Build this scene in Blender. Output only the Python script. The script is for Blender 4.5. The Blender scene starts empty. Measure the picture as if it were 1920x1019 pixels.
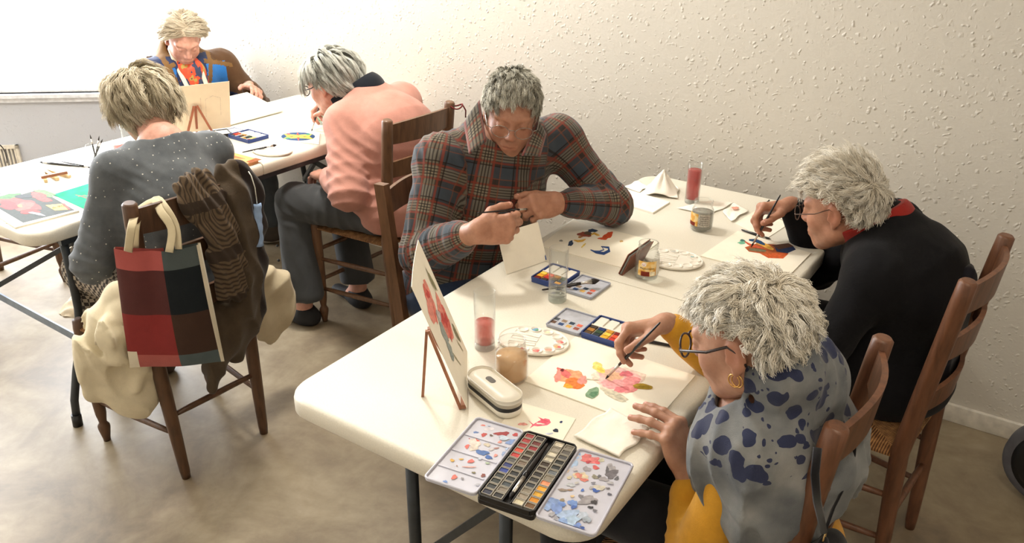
import bpy, bmesh, math, random
import numpy as np
from mathutils import Vector, Matrix
random.seed(7)
rng = np.random.RandomState(11)
SC = bpy.context.scene
COL = SC.collection
pi = math.pi

# ------------------------------------------------------------------ camera
CAMF, CAMH = 1561.62, 1.758
_psi, _pit, _rol = [math.radians(v) for v in (-33.3428, 25.4669, 0.6275)]
_F = np.array([math.sin(_psi)*math.cos(_pit), math.cos(_psi)*math.cos(_pit), -math.sin(_pit)])
_R0 = np.array([math.cos(_psi), -math.sin(_psi), 0.0]); _U0 = np.cross(_R0, _F)
_R = math.cos(_rol)*_R0+math.sin(_rol)*_U0
_U = -math.sin(_rol)*_R0+math.cos(_rol)*_U0
def at(x, y, z=0.74):
    """the point of the horizontal plane at height z seen at a pixel of the 1920x1019 photograph"""
    d = _F+_R*(x-960)/CAMF-_U*(y-509.5)/CAMF
    return np.array([0, 0, CAMH])+d*(z-CAMH)/d[2]
def at_depth(x, y, D): return np.array([0, 0, CAMH])+(_F+_R*(x-960)/CAMF-_U*(y-509.5)/CAMF)*D
cam = bpy.data.cameras.new('camera')
cam.sensor_width = 36; cam.lens = CAMF/1920*36; cam.clip_start = .05
co = bpy.data.objects.new('camera', cam); COL.objects.link(co)
co.matrix_world = Matrix(((_R[0], _U[0], -_F[0], 0), (_R[1], _U[1], -_F[1], 0), (_R[2], _U[2], -_F[2], CAMH), (0, 0, 0, 1)))
SC.camera = co

# ------------------------------------------------------------------ materials
def srgb(r, g, b):
    f = lambda c: (c/255/12.92) if c/255 <= .04045 else ((c/255+.055)/1.055)**2.4
    return (f(r), f(g), f(b), 1)
class NT:
    def __init__(s, name):
        s.m = bpy.data.materials.new(name); s.m.use_nodes = True
        s.t = s.m.node_tree; s.N = s.t.nodes; s.b = s.N['Principled BSDF']
    def n(s, kind, **k):
        o = s.N.new(kind)
        for a, v in k.items():
            if a.startswith('i_'):
                key = a[2:]
                key = int(key) if key.isdigit() else key.replace('_', ' ')
                o.inputs[key].default_value = v
            else: setattr(o, a, v)
        return o
    def l(s, a, b): s.t.links.new(a, b)
    def coord(s, which='Object', scale=None):
        c = s.n('ShaderNodeTexCoord').outputs[which]
        if scale:
            m = s.n('ShaderNodeMapping'); m.inputs['Scale'].default_value = scale; s.l(c, m.inputs['Vector']); c = m.outputs['Vector']
        return c
    def noise(s, vec, scale, detail=4, rough=.5, dist=0):
        n = s.n('ShaderNodeTexNoise'); n.inputs['Scale'].default_value = scale; n.inputs['Detail'].default_value = detail
        n.inputs['Roughness'].default_value = rough; n.inputs['Distortion'].default_value = dist
        s.l(vec, n.inputs['Vector']); return n.outputs['Fac']
    def ramp(s, fac, stops, interp='LINEAR'):
        r = s.n('ShaderNodeValToRGB'); r.color_ramp.interpolation = interp; e = r.color_ramp.elements
        while len(e) < len(stops): e.new(.5)
        for q, (pp, c) in zip(e, stops): q.position = pp; q.color = c
        s.l(fac, r.inputs['Fac']); return r.outputs['Color']
    def bump(s, h, strength=.3, dist=.01, prev=None):
        b = s.n('ShaderNodeBump'); b.inputs['Strength'].default_value = strength; b.inputs['Distance'].default_value = dist
        s.l(h, b.inputs['Height'])
        if prev: s.l(prev, b.inputs['Normal'])
        return b.outputs['Normal']
    def math(s, op, a, b=None, c=None):
        m = s.n('ShaderNodeMath', operation=op)
        for i, v in enumerate((a, b, c)):
            if v is None: continue
            if isinstance(v, (int, float)): m.inputs[i].default_value = v
            else: s.l(v, m.inputs[i])
        return m.outputs[0]
    def mix(s, fac, a, b):
        m = s.n('ShaderNodeMix', data_type='RGBA')
        for key, v in ((0, fac), (6, a), (7, b)):
            if isinstance(v, (int, float, tuple)): m.inputs[key].default_value = v
            else: s.l(v, m.inputs[key])
        return m.outputs[2]
_mc = {}
def mat(name, c, rough=.6, metal=0, var=.08, vscale=30, bump=0, bscale=200, spec=.5, sss=0, **k):
    """procedural base material: colour broken by noise, optional bump"""
    if name in _mc: return _mc[name]
    t = NT(name); c = srgb(*c) if max(c) > 1.01 else tuple(c)+(1,)
    v = t.coord()
    if var:
        f = t.noise(v, vscale, 5)
        lo = tuple(x*(1-var*2) for x in c[:3])+(1,); hi = tuple(min(1, x*(1+var*2)) for x in c[:3])+(1,)
        t.l(t.ramp(f, [(.3, lo), (.7, hi)]), t.b.inputs['Base Color'])
    else: t.b.inputs['Base Color'].default_value = c
    t.b.inputs['Roughness'].default_value = rough; t.b.inputs['Metallic'].default_value = metal
    t.b.inputs['Specular IOR Level'].default_value = spec
    if sss:
        t.b.inputs['Subsurface Weight'].default_value = sss; t.b.inputs['Subsurface Radius'].default_value = (.01, .004, .002)
        t.b.inputs['Subsurface Scale'].default_value = 1
    if bump: t.l(t.bump(t.noise(v, bscale, 3), bump, .002), t.b.inputs['Normal'])
    for kk, vv in k.items(): t.b.inputs[kk.replace('_', ' ')].default_value = vv
    _mc[name] = t.m; return t.m

# ------------------------------------------------------------------ object helpers
def tag(o, label=None, cat=None, group=None, kind=None):
    if label: o['label'] = label
    if cat: o['category'] = cat
    if group: o['group'] = group
    if kind: o['kind'] = kind
    return o
def empty(name, loc=(0, 0, 0), rz=0, label=None, cat=None, group=None):
    o = bpy.data.objects.new(name, None); COL.objects.link(o); o.location = loc; o.rotation_euler = (0, 0, rz)
    o.empty_display_size = .05
    return tag(o, label, cat, group)
def mesh_obj(name, V, Fc, mats, parent=None, midx=None, smooth=True, world=True):
    """V in the parent's local space"""
    me = bpy.data.meshes.new(name)
    me.from_pydata([tuple(map(float, v)) for v in V], [], [tuple(map(int, f)) for f in Fc])
    for m in (mats if isinstance(mats, (list, tuple)) else [mats]): me.materials.append(m)
    if midx is not None: me.polygons.foreach_set('material_index', np.asarray(midx, np.int32))
    if smooth is True: me.polygons.foreach_set('use_smooth', np.ones(len(me.polygons), bool))
    elif smooth is not False: me.polygons.foreach_set('use_smooth', np.asarray(smooth, bool))
    me.update()
    o = bpy.data.objects.new(name, me); COL.objects.link(o)
    if parent: o.parent = parent
    return o
def big_mesh(name, V, Fq, m, parent=None, attrs=None):
    """fast path for numpy arrays; Fq is (n,3) or (n,4) or a list of such arrays"""
    if not isinstance(Fq, list): Fq = [Fq]
    me = bpy.data.meshes.new(name); V = np.asarray(V, np.float32)
    nl = sum(f.size for f in Fq); nf = sum(len(f) for f in Fq)
    me.vertices.add(len(V)); me.vertices.foreach_set('co', V.ravel())
    me.loops.add(nl); me.loops.foreach_set('vertex_index', np.concatenate([f.ravel() for f in Fq]).astype(np.int32))
    tot = np.concatenate([np.full(len(f), f.shape[1]) for f in Fq]); st = np.concatenate([[0], np.cumsum(tot)[:-1]])
    me.polygons.add(nf); me.polygons.foreach_set('loop_start', st.astype(np.int32)); me.polygons.foreach_set('loop_total', tot.astype(np.int32))
    me.polygons.foreach_set('use_smooth', np.ones(nf, bool))
    me.update(calc_edges=True); me.validate()
    for k, a in (attrs or {}).items():
        a = np.asarray(a, np.float32)
        if a.ndim == 1:
            at_ = me.attributes.new(k, 'FLOAT', 'POINT'); at_.data.foreach_set('value', a)
        elif a.shape[1] == 3:
            at_ = me.attributes.new(k, 'FLOAT_VECTOR', 'POINT'); at_.data.foreach_set('vector', a.ravel())
    for mm in (m if isinstance(m, (list, tuple)) else [m]): me.materials.append(mm)
    o = bpy.data.objects.new(name, me); COL.objects.link(o)
    if parent: o.parent = parent
    return o
class MB:
    """collects shapes as one mesh"""
    def __init__(s): s.V = []; s.Fc = []; s.M = []; s.S = []; s.m = 0; s.X = Matrix.Identity(4)
    def v(s, pts):
        b = len(s.V)
        for q in pts: s.V.append(tuple(s.X @ Vector(tuple(float(c) for c in q))))
        return b
    def f(s, idx, smooth=False): s.Fc.append(tuple(idx)); s.M.append(s.m); s.S.append(smooth)
    def box(s, lo, hi, bev=0):
        (x0, y0, z0), (x1, y1, z1) = lo, hi
        if bev:
            return s.rbox(lo, hi, bev)
        b = s.v([(x0, y0, z0), (x1, y0, z0), (x1, y1, z0), (x0, y1, z0), (x0, y0, z1), (x1, y0, z1), (x1, y1, z1), (x0, y1, z1)])
        for q in ((3, 2, 1, 0), (4, 5, 6, 7), (0, 1, 5, 4), (1, 2, 6, 5), (2, 3, 7, 6), (3, 0, 4, 7)): s.f([b+i for i in q])
        return s
    def rbox(s, lo, hi, r, rv=None, n=5, m=3):
        """box with corners rounded in plan (r) and top/bottom edges rounded (rv)"""
        (x0, y0, z0), (x1, y1, z1) = lo, hi; rv = min(r, (z1-z0)/2.01) if rv is None else rv
        prof = [(rv*(1-math.sin(a)), z0+rv*(1-math.cos(a))) for a in [pi/2*i/m for i in range(m+1)]]
        prof += [(rv*(1-math.cos(a)), z1-rv*(1-math.sin(a))) for a in [pi/2*i/m for i in range(m+1)]]
        rings = []
        for off, z in prof:
            rr = max(r-off, 1e-4); pts = []
            for cx, cy, a0 in ((x1-r, y1-r, 0), (x0+r, y1-r, pi/2), (x0+r, y0+r, pi), (x1-r, y0+r, 1.5*pi)):
                for i in range(n+1):
                    a = a0+pi/2*i/n; pts.append((cx+rr*math.cos(a), cy+rr*math.sin(a), z))
            rings.append(s.v(pts))
        k = 4*(n+1)
        for a, b in zip(rings, rings[1:]):
            for i in range(k): s.f((a+i, a+(i+1) % k, b+(i+1) % k, b+i), True)
        s.f([rings[0]+i for i in range(k)][::-1]); s.f([rings[-1]+i for i in range(k)])
        return s
    def tube(s, path, r, n=12, cap=True, flat=1.0, up=(0, 0, 1)):
        P = [Vector(tuple(float(c) for c in q)) for q in path]; R = r if isinstance(r, (list, tuple, np.ndarray)) else [r]*len(P)
        T = []
        for i in range(len(P)):
            d = (P[min(i+1, len(P)-1)]-P[max(i-1, 0)]); T.append(d.normalized() if d.length > 1e-9 else Vector((0, 0, 1)))
        u = Vector(up); u = u-T[0]*u.dot(T[0])
        if u.length < 1e-3: u = Vector((1, 0, 0)); u = u-T[0]*u.dot(T[0])
        u.normalize(); rings = []
        for q, t, rr in zip(P, T, R):
            u = (u-t*u.dot(t)).normalized(); w = t.cross(u)
            rings.append(s.v([q+u*(rr*flat*math.cos(2*pi*i/n))+w*(rr*math.sin(2*pi*i/n)) for i in range(n)]))
        for a, b in zip(rings, rings[1:]):
            for i in range(n): s.f((a+i, a+(i+1) % n, b+(i+1) % n, b+i), True)
        if cap: s.f([rings[0]+i for i in range(n)][::-1]); s.f([rings[-1]+i for i in range(n)])
        return s
    def bar(s, a, b, w, h, up=(0, 0, 1)):
        """rectangular bar from a to b, w across, h along up"""
        a, b, u = Vector(tuple(a)), Vector(tuple(b)), Vector(up); t = (b-a).normalized(); u = (u-t*u.dot(t)).normalized(); c = t.cross(u)
        pts = [q+c*(w/2*i)+u*(h/2*j) for q in (a, b) for i, j in ((-1, -1), (1, -1), (1, 1), (-1, 1))]
        o = s.v(pts)
        for q in ((3, 2, 1, 0), (4, 5, 6, 7), (0, 1, 5, 4), (1, 2, 6, 5), (2, 3, 7, 6), (3, 0, 4, 7)): s.f([o+i for i in q])
        return s
    def lathe(s, prof, n=32, c=(0, 0, 0), cap0=True, cap1=True):
        rings = [s.v([(c[0]+r*math.cos(2*pi*i/n), c[1]+r*math.sin(2*pi*i/n), c[2]+z) for i in range(n)]) for r, z in prof]
        for a, b in zip(rings, rings[1:]):
            for i in range(n): s.f((a+i, a+(i+1) % n, b+(i+1) % n, b+i), True)
        if cap0: s.f([rings[0]+i for i in range(n)][::-1])
        if cap1: s.f([rings[-1]+i for i in range(n)])
        return s
    def poly(s, pts, z0=0, z1=None):
        """flat polygon, or a prism when z1 is given; pts are (x, y)"""
        n = len(pts)
        if z1 is None:
            b = s.v([(p[0], p[1], z0) for p in pts]); s.f(range(b, b+n)); return s
        a = s.v([(p[0], p[1], z0) for p in pts]); b = s.v([(p[0], p[1], z1) for p in pts])
        s.f([a+i for i in range(n)][::-1]); s.f([b+i for i in range(n)])
        for i in range(n): s.f((a+i, a+(i+1) % n, b+(i+1) % n, b+i))
        return s
    def ball(s, c, r, n=16, m=10):
        r = r if isinstance(r, (tuple, list)) else (r, r, r)
        rings = []
        for j in range(1, m):
            t = pi*j/m
            rings.append(s.v([(c[0]+r[0]*math.sin(t)*math.cos(2*pi*i/n), c[1]+r[1]*math.sin(t)*math.sin(2*pi*i/n), c[2]-r[2]*math.cos(t)) for i in range(n)]))
        for a, b in zip(rings, rings[1:]):
            for i in range(n): s.f((a+i, a+(i+1) % n, b+(i+1) % n, b+i), True)
        p0 = s.v([(c[0], c[1], c[2]-r[2])]); p1 = s.v([(c[0], c[1], c[2]+r[2])])
        for i in range(n):
            s.f((p0, rings[0]+(i+1) % n, rings[0]+i), True); s.f((p1, rings[-1]+i, rings[-1]+(i+1) % n), True)
        return s
    def grid(s, fn, nu, nv, smooth=True):
        b = s.v([fn(i/(nu-1), j/(nv-1)) for i in range(nu) for j in range(nv)])
        for i in range(nu-1):
            for j in range(nv-1): s.f((b+i*nv+j, b+(i+1)*nv+j, b+(i+1)*nv+j+1, b+i*nv+j+1), smooth)
        return s
    def build(s, name, mats, parent=None, loc=None):
        return_obj = mesh_obj(name, s.V, s.Fc, mats, parent, s.M, s.S)
        if loc is not None: return_obj.location = loc
        bm = bmesh.new(); bm.from_mesh(return_obj.data); bmesh.ops.recalc_face_normals(bm, faces=bm.faces); bm.to_mesh(return_obj.data); bm.free()
        return return_obj
def frame(o, xdir, zdir=(0, 0, 1)):
    """4x4 with origin o, local x along xdir, local z near zdir"""
    x = Vector(tuple(xdir)).normalized(); z = Vector(tuple(zdir)); z = (z-x*z.dot(x)).normalized(); y = z.cross(x)
    return Matrix(((x.x, y.x, z.x, o[0]), (x.y, y.y, z.y, o[1]), (x.z, y.z, z.z, o[2]), (0, 0, 0, 1)))
def copy_tree(o, parent=None):
    c = o.copy(); COL.objects.link(c)
    if parent: c.parent = parent
    for ch in [q for q in bpy.data.objects if q.parent == o]: copy_tree(ch, c)
    return c
def solidify(o, t, off=-1, sub=0):
    m = o.modifiers.new('thickness', 'SOLIDIFY'); m.thickness = t; m.offset = off
    if sub: q = o.modifiers.new('subdivision', 'SUBSURF'); q.levels = sub; q.render_levels = sub
    return o
def splat(cx, cy, r, seed, n=18, jag=.3, sx=1, sy=1, ang=0):
    """irregular blob outline (2D)"""
    R = random.Random(seed); ph = [R.uniform(0, 6.28) for _ in range(4)]; out = []
    for i in range(n):
        a = 2*pi*i/n; q = r*(1+jag*(.5*math.sin(2*a+ph[0])+.35*math.sin(3*a+ph[1])+.3*math.sin(5*a+ph[2])+.2*math.sin(7*a+ph[3])))
        x, y = q*math.cos(a)*sx, q*math.sin(a)*sy
        out.append((cx+x*math.cos(ang)-y*math.sin(ang), cy+x*math.sin(ang)+y*math.cos(ang)))
    return out
DAY = 400; LAMPS = [(1.0, -.3, 8, (1, .86, .68)), (.1, .9, 8, (1, .86, .68)), (-2.3, 2.15, 36, (1, .96, .88))]; EXPO = .2
CH = dict(A=(-.40, 1.40, 180), B=(-.275, 2.15, 173), E=(-2.225, 1.37, 176), D=(-2.225, 2.40, 177), C=(-1.375, 1.90, -4), F=(-3.655, 2.595, -36), G=(-3.86, 1.56, 8))
# ------------------------------------------------------------------ the room
def wall_mat(name, c, strength=.9):
    t = NT(name); v = t.coord()
    big = t.noise(v, 1.3, 3); t.l(t.ramp(big, [(.3, srgb(*[k*.985 for k in c])), (.75, srgb(*c))]), t.b.inputs['Base Color'])
    t.b.inputs['Roughness'].default_value = .75
    vo = t.n('ShaderNodeTexVoronoi', feature='SMOOTH_F1'); vo.inputs['Scale'].default_value = 52; vo.inputs['Smoothness'].default_value = .35
    dn = t.n('ShaderNodeTexNoise'); dn.inputs['Scale'].default_value = 22; dn.inputs['Detail'].default_value = 3; t.l(v, dn.inputs['Vector'])
    mx = t.n('ShaderNodeMixRGB', blend_type='ADD'); mx.inputs[0].default_value = .045; t.l(v, mx.inputs[1]); t.l(dn.outputs['Color'], mx.inputs[2])
    t.l(mx.outputs[0], vo.inputs['Vector'])
    blob = t.ramp(vo.outputs['Distance'], [(.06, (1, 1, 1, 1)), (.36, (0, 0, 0, 1))])
    gate = t.ramp(t.noise(v, 30, 3), [(.40, (0, 0, 0, 1)), (.60, (1, 1, 1, 1))])
    h = t.math('MULTIPLY', blob, gate)
    n1 = t.bump(h, strength, .0045)
    t.l(t.bump(t.noise(v, 110, 3), .35, .002, n1), t.b.inputs['Normal'])
    return t.m
M_wall = wall_mat('textured plaster', (208, 202, 191), .6)
M_wallcool = wall_mat('window wall plaster', (196, 200, 210), .3)
M_ceil = mat('ceiling paint', (236, 230, 218), .9)
M_trim = mat('white gloss trim', (222, 216, 204), .4, bump=.1)
def floor_mat():
    t = NT('mottled beige floor'); v = t.coord()
    a = t.noise(v, 2.6, 7, .6, .8); b = t.noise(v, 11, 8, .65, .3)
    f = t.math('ADD', t.math('MULTIPLY', a, .7), t.math('MULTIPLY', b, .3))
    c = t.ramp(f, [(.36, srgb(114, 100, 82)), (.47, srgb(134, 119, 97)), (.56, srgb(150, 136, 112)), (.68, srgb(168, 154, 131))])
    t.l(c, t.b.inputs['Base Color']); t.b.inputs['Roughness'].default_value = .48
    t.l(t.bump(b, .08, .003), t.b.inputs['Normal']); return t.m
def slab(name, lo, hi, m, **k):
    return tag(MB().box(lo, hi).build(name, m), kind='structure')
WY = 2.953
slab('floor', (-8, -3.0, -.08), (3.0, WY+.1, 0), floor_mat())
slab('wall_right', (-4.48, WY, 0), (3.0, WY+.1, 2.75), M_wall)
slab('ceiling', (-8, -3.0, 2.75), (3.0, WY+.4, 2.85), M_ceil)
slab('wall_front', (2.9, -3.0, 0), (3.0, WY, 2.75), M_wall)
slab('wall_back', (-8, -3.1, 0), (3.0, -3.0, 2.75), M_wall)
b = MB(); b.rbox((-4.4, WY-.016, 0), (2.9, WY, .068), .002); tag(b.build('baseboard_right', M_trim), kind='structure')
# window wall: runs from the textured wall to the left, low sill, wide pane
WA = np.array(at(0, 192, .60)); WB = np.array(at(235, 188, .60)); wd = (WB-WA)/np.linalg.norm(WB-WA)
tt = (WY-WA[1])/wd[1]; WC = WA+wd*tt                      # meets the textured wall
wn = np.array([wd[1], -wd[0], 0])                         # into the room
if wn@(np.array([0, 0, 0])-WC) < 0: wn = -wn
WX = frame((WC[0], WC[1], 0), -wd, (0, 0, 1))             # local x runs along the wall away from the corner
flip = -1 if (WX.to_3x3() @ Vector((0, 1, 0))).dot(Vector(wn)) < 0 else 1
def wwbox(b, x0, x1, d0, d1, z0, z1, **k):
    lo, hi = sorted((d0*flip, d1*flip)); b.X = WX; b.box((x0, lo, z0), (x1, hi, z1)); return b
SILL = .645; WL = 4.6; W0 = 0
b = MB(); wwbox(b, -.2, WL, -.12, 0, 0, SILL); wwbox(b, -.2, W0, -.12, 0, SILL, 2.75); wwbox(b, W0, WL, -.12, 0, 2.45, 2.75)
tag(b.build('wall_left', M_wallcool), kind='structure')
wf = MB()
for z0, z1 in ((SILL, SILL+.05), (2.39, 2.45)): wwbox(wf, W0, WL, -.09, -.03, z0, z1)
for x in (2.2, 3.4, WL-.06): wwbox(wf, x, x+.06, -.09, -.03, SILL, 2.45)
w1 = tag(wf.build('window_1', mat('white window frame', (235, 238, 242), .35)), kind='structure')
def glass_mat(name, c=(1, 1, 1), rough=0, ior=1.45):
    t = NT(name); t.b.inputs['Transmission Weight'].default_value = 1; t.b.inputs['Base Color'].default_value = tuple(c)+(1,)
    t.b.inputs['Roughness'].default_value = rough; t.b.inputs['IOR'].default_value = ior
    return t.m
tp = NT('window glass'); gl = tp.n('ShaderNodeBsdfGlossy'); gl.inputs['Roughness'].default_value = .02
tr = tp.n('ShaderNodeBsdfTransparent'); ms = tp.n('ShaderNodeMixShader'); ms.inputs[0].default_value = .04
tp.l(tr.outputs[0], ms.inputs[1]); tp.l(gl.outputs[0], ms.inputs[2]); tp.l(ms.outputs[0], tp.N['Material Output'].inputs['Surface'])
b = MB(); wwbox(b, W0+.03, WL-.03, -.062, -.056, SILL+.02, 2.42); b.build('pane', tp.m, w1)
b = MB(); wwbox(b, W0-.05, WL, -.03, .03, SILL-.02, SILL); wwbox(b, W0-.05, WL, -.03, .015, SILL-.045, SILL-.024)
tag(b.build('trim_1', mat('white sill', (226, 230, 238), .4)), kind='structure')
# slatted grille low on the window wall
g = empty('air_grille', label='white slatted air grille low on the wall under the window', cat='grille')
b = MB(); b.X = WX
gp = WX.inverted() @ Vector(tuple(at(30, 303, .12)))
gx = gp.x
fr = MB(); wwbox(fr, gx-.25, gx+.25, .002, .02, .16, .18); wwbox(fr, gx-.25, gx+.25, .002, .02, .34, .36); wwbox(fr, gx-.25, gx-.235, .002, .02, .16, .36); wwbox(fr, gx+.235, gx+.25, .002, .02, .16, .36)
fr.build('frame', M_trim, g)
sl = MB()
for i in range(24): wwbox(sl, gx-.232+i*.0195, gx-.224+i*.0195, .002, .016, .18, .34)
sl.build('slats', M_trim, g)
# left side wall closing the room
WE = WX @ Vector((WL, 0, 0))
b = MB(); b.bar((WE.x, WE.y, 1.375), (-7.0, -3.0, 1.375), .1, 2.75); tag(b.build('wall_side', M_wall), kind='structure')

# ------------------------------------------------------------------ light
W = bpy.data.worlds.new('sky'); SC.world = W; W.use_nodes = True
W.node_tree.nodes['Background'].inputs[0].default_value = (.86, .93, 1, 1); W.node_tree.nodes['Background'].inputs[1].default_value = 5.0
def area(name, loc, tgt, sx, sy, power, col, spread=pi):
    L = bpy.data.lights.new(name, 'AREA'); L.shape = 'RECTANGLE'; L.size = sx; L.size_y = sy; L.energy = power; L.color = col; L.spread = spread
    o = bpy.data.objects.new(name, L); COL.objects.link(o); o.location = loc
    o.rotation_euler = (Vector(tuple(tgt))-Vector(tuple(loc))).to_track_quat('-Z', 'Y').to_euler(); return o
c = WX @ Vector((2.45, -.16*flip, 1.52)); c2 = c+Vector(tuple(wn))
area('daylight_in_window', c, c2, 4.2, 1.8, DAY, (.93, .96, 1))
# warm ceiling fittings
M_lamp = NT('lit lamp diffuser'); M_lamp.b.inputs['Emission Color'].default_value = (1, .8, .55, 1); M_lamp.b.inputs['Emission Strength'].default_value = 6; M_lamp.b.inputs['Base Color'].default_value = (.9, .85, .75, 1)
for i, (x, y, pw, lc) in enumerate(LAMPS):
    t = empty('ceiling_light', (x, y, 2.75), label=['round ceiling light above the corridor side of the room', 'round ceiling light above the front table', 'round ceiling light near the far end of the room'][i], cat='ceiling light', group=None)
    MB().lathe([(.17, 0), (.17, -.03), (.155, -.035)], 40).build('housing', M_trim, t)
    MB().lathe([(.15, -.03), (.14, -.05), (.09, -.065), (.01, -.07)], 40).build('diffuser', M_lamp.m, t)
    L = bpy.data.lights.new('ceiling_bulb', 'AREA'); L.shape = 'DISK'; L.size = .34; L.energy = pw; L.color = lc
    o = bpy.data.objects.new('ceiling_bulb', L); COL.objects.link(o); o.location = (x, y, 2.66)
SC.view_settings.view_transform = 'Standard'; SC.view_settings.look = 'None'; SC.view_settings.gamma = 1
SC.cycles.transparent_max_bounces = 24; SC.view_settings.use_curve_mapping = False; SC.view_settings.exposure = EXPO
# ------------------------------------------------------------------ folding tables
M_plastic = mat('grainy off white plastic', (228, 222, 207), .38, var=.03, vscale=300, bump=.25, bscale=900)
M_steel = mat('dark grey steel tube', (62, 66, 70), .4, .5, bump=.08)
M_blk = mat('black plastic', (26, 26, 27), .45)
def folding_table(org, ang, Wd, L, label, inner=False):
    """local x across (0..W), y along (0..L); folds in half"""
    t = empty('folding_table', (org[0], org[1], 0), ang, label, 'table', None)
    tp_ = MB()
    for (y0, y1) in ((0, L/2-.0012), (L/2+.0012, L)):
        pass
    # one outline per half: outer corners generously rounded
    def half(y0, y1, outer0):
        R = .07; pts = []
        def arc(cx, cy, a0, r, n=8): pts.extend([(cx+r*math.cos(a0+pi/2*i/n), cy+r*math.sin(a0+pi/2*i/n)) for i in range(n+1)])
        r0, r1 = (R, .004) if outer0 else (.004, R)
        arc(Wd-r1, y1-r1, 0, r1); arc(r1, y1-r1, pi/2, r1); arc(r0, y0+r0, pi, r0); arc(Wd-r0, y0+r0, 1.5*pi, r0)
        return pts
    for y0, y1, o0 in ((0, L/2-.0012, True), (L/2+.0012, L, False)):
        P = half(y0, y1, o0); cx, cy = Wd/2, (y0+y1)/2
        prof = [(.004, .695), (0, .70), (0, .726), (.0015, .733), (.005, .7375), (.011, .7393), (.02, .74)]
        rings = []
        for off, z in prof:
            ring = []
            for (x, y) in P:
                seam = (o0 and y > L/2-.02) or (not o0 and y < L/2+.02)
                ox = off*np.clip((Wd/2-x)/(.12), -1, 1); oy = 0 if seam else off*np.clip((cy-y)/.12, -1, 1)
                if seam: oy = min(off, .001)*(-1 if o0 else 1)
                ring.append((x+ox, y+oy, z))
            rings.append(tp_.v(ring))
        k = len(P)
        for a, b_ in zip(rings, rings[1:]):
            for i in range(k): tp_.f((a+i, a+(i+1) % k, b_+(i+1) % k, b_+i), True)
        tp_.f([rings[-1]+i for i in range(k)]); tp_.f([rings[0]+i for i in range(k)][::-1])
    tp_.build('tabletop', M_plastic, t)
    for end, s in ((0, 1), (L, -1)):
        yy = end+s*.13
        if inner:
            for x in (Wd/2-.127, Wd/2+.127): MB().tube([(x, yy, .693), (x, yy, .02)], .0145, 14).build('leg', M_steel, t)
            MB().bar((Wd/2-.26, yy, .0125), (Wd/2+.26, yy, .0125), .03, .025).build('foot_bar', M_steel, t)
            MB().bar((Wd/2+.125, yy, .60), (Wd/2-.125, yy, .30), .012, .018).build('cross_brace', M_steel, t)
            MB().bar((Wd/2-.2, yy, .685), (Wd/2+.2, yy, .685), .03, .018).build('crossbar', M_steel, t)
            continue
        for x, sx in ((.07, 1), (Wd-.07, -1)):
            lg = MB()
            path = [(x, yy, .693), (x, yy, .55), (x, yy-s*.004, .42), (x-sx*.004, yy-s*.02, .32), (x-sx*.01, yy-s*.065, .20), (x-sx*.012, yy-s*.095, .10), (x-sx*.012, yy-s*.102, .03)]
            lg.tube(path, .0135, 14); lo = lg.build('leg', M_steel, t)
            MB().tube([(x-sx*.012, yy-s*.102, .045), (x-sx*.012, yy-s*.104, 0)], .0165, 14).build('foot_cap', M_blk, lo)
        MB().tube([(.07, yy, .66), (Wd-.07, yy, .66)], .011, 10).build('crossbar', M_steel, t); MB().bar((.07, yy-s*.02, .30), (Wd-.07, yy-s*.02, .30), .006, .03).build('lower_crossbar', mat('grey blue steel strip', (112, 124, 138), .4, .3), t)
        br = MB()
        mid = (Wd/2, yy+s*.18, .52)
        br.bar((Wd/2, yy+s*.52, .688), mid, .02, .02); br.bar(mid, (.08, yy, .32), .018, .018); br.bar(mid, (Wd-.08, yy, .32), .018, .018)
        br.build('brace', M_steel, t)
    for x in (.03, Wd-.03): MB().box((x-.01, .1, .67), (x+.01, L-.1, .694)).build('frame_rail', M_steel, t)
    return t
t1 = folding_table((-1.2505, .989), math.radians(-.4918), .7617, 1.8233, 'white plastic folding table in front, edge to edge with paint boxes, jars and papers', True)
t2 = folding_table((-2.527-.7599*math.cos(math.radians(-1.634)), 1.1425-.7599*math.sin(math.radians(-1.634))), math.radians(-1.634), .7599, 1.8, 'white plastic folding table at the back by the window, with magazine and mandala painting')

# ------------------------------------------------------------------ ladder back chairs
def wood_mat(name, c, dark=.55, rough=.42):
    t = NT(name); v = t.coord('Object', (7, 7, 1.2)); f = t.noise(v, 9, 6, .6, .6); c = srgb(*c)
    t.l(t.ramp(f, [(.3, tuple(x*dark for x in c[:3])+(1,)), (.55, c), (.8, tuple(min(1, x*1.25) for x in c[:3])+(1,))]), t.b.inputs['Base Color'])
    t.b.inputs['Roughness'].default_value = rough; t.l(t.bump(f, .15, .002), t.b.inputs['Normal']); return t.m
def rush_mat():
    t = NT('woven rush'); v = t.coord(); sx = t.n('ShaderNodeSeparateXYZ'); t.l(v, sx.inputs[0])
    ax = t.math('ABSOLUTE', sx.outputs[0]); ay = t.math('ABSOLUTE', sx.outputs[1]); g = t.math('GREATER_THAN', ax, ay)
    co_ = t.math('ADD', t.math('MULTIPLY', g, sx.outputs[1]), t.math('MULTIPLY', t.math('SUBTRACT', 1, g), sx.outputs[0]))
    s_ = t.math('SINE', t.math('MULTIPLY', co_, 2*pi/.0065)); nz = t.noise(v, 60, 4)
    t.l(t.ramp(t.math('ADD', t.math('MULTIPLY', s_, .25), nz), [(.3, srgb(92, 58, 30)), (.55, srgb(158, 108, 62)), (.85, srgb(190, 145, 92))]), t.b.inputs['Base Color'])
    t.b.inputs['Roughness'].default_value = .7; t.l(t.bump(s_, .8, .002), t.b.inputs['Normal']); return t.m
M_rush = rush_mat()
WOODS = {'warm': wood_mat('warm brown stained wood', (108, 70, 48)), 'dark': wood_mat('brown stained wood', (90, 62, 42)), 'mid': wood_mat('mid brown wood', (108, 76, 52))}
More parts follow.
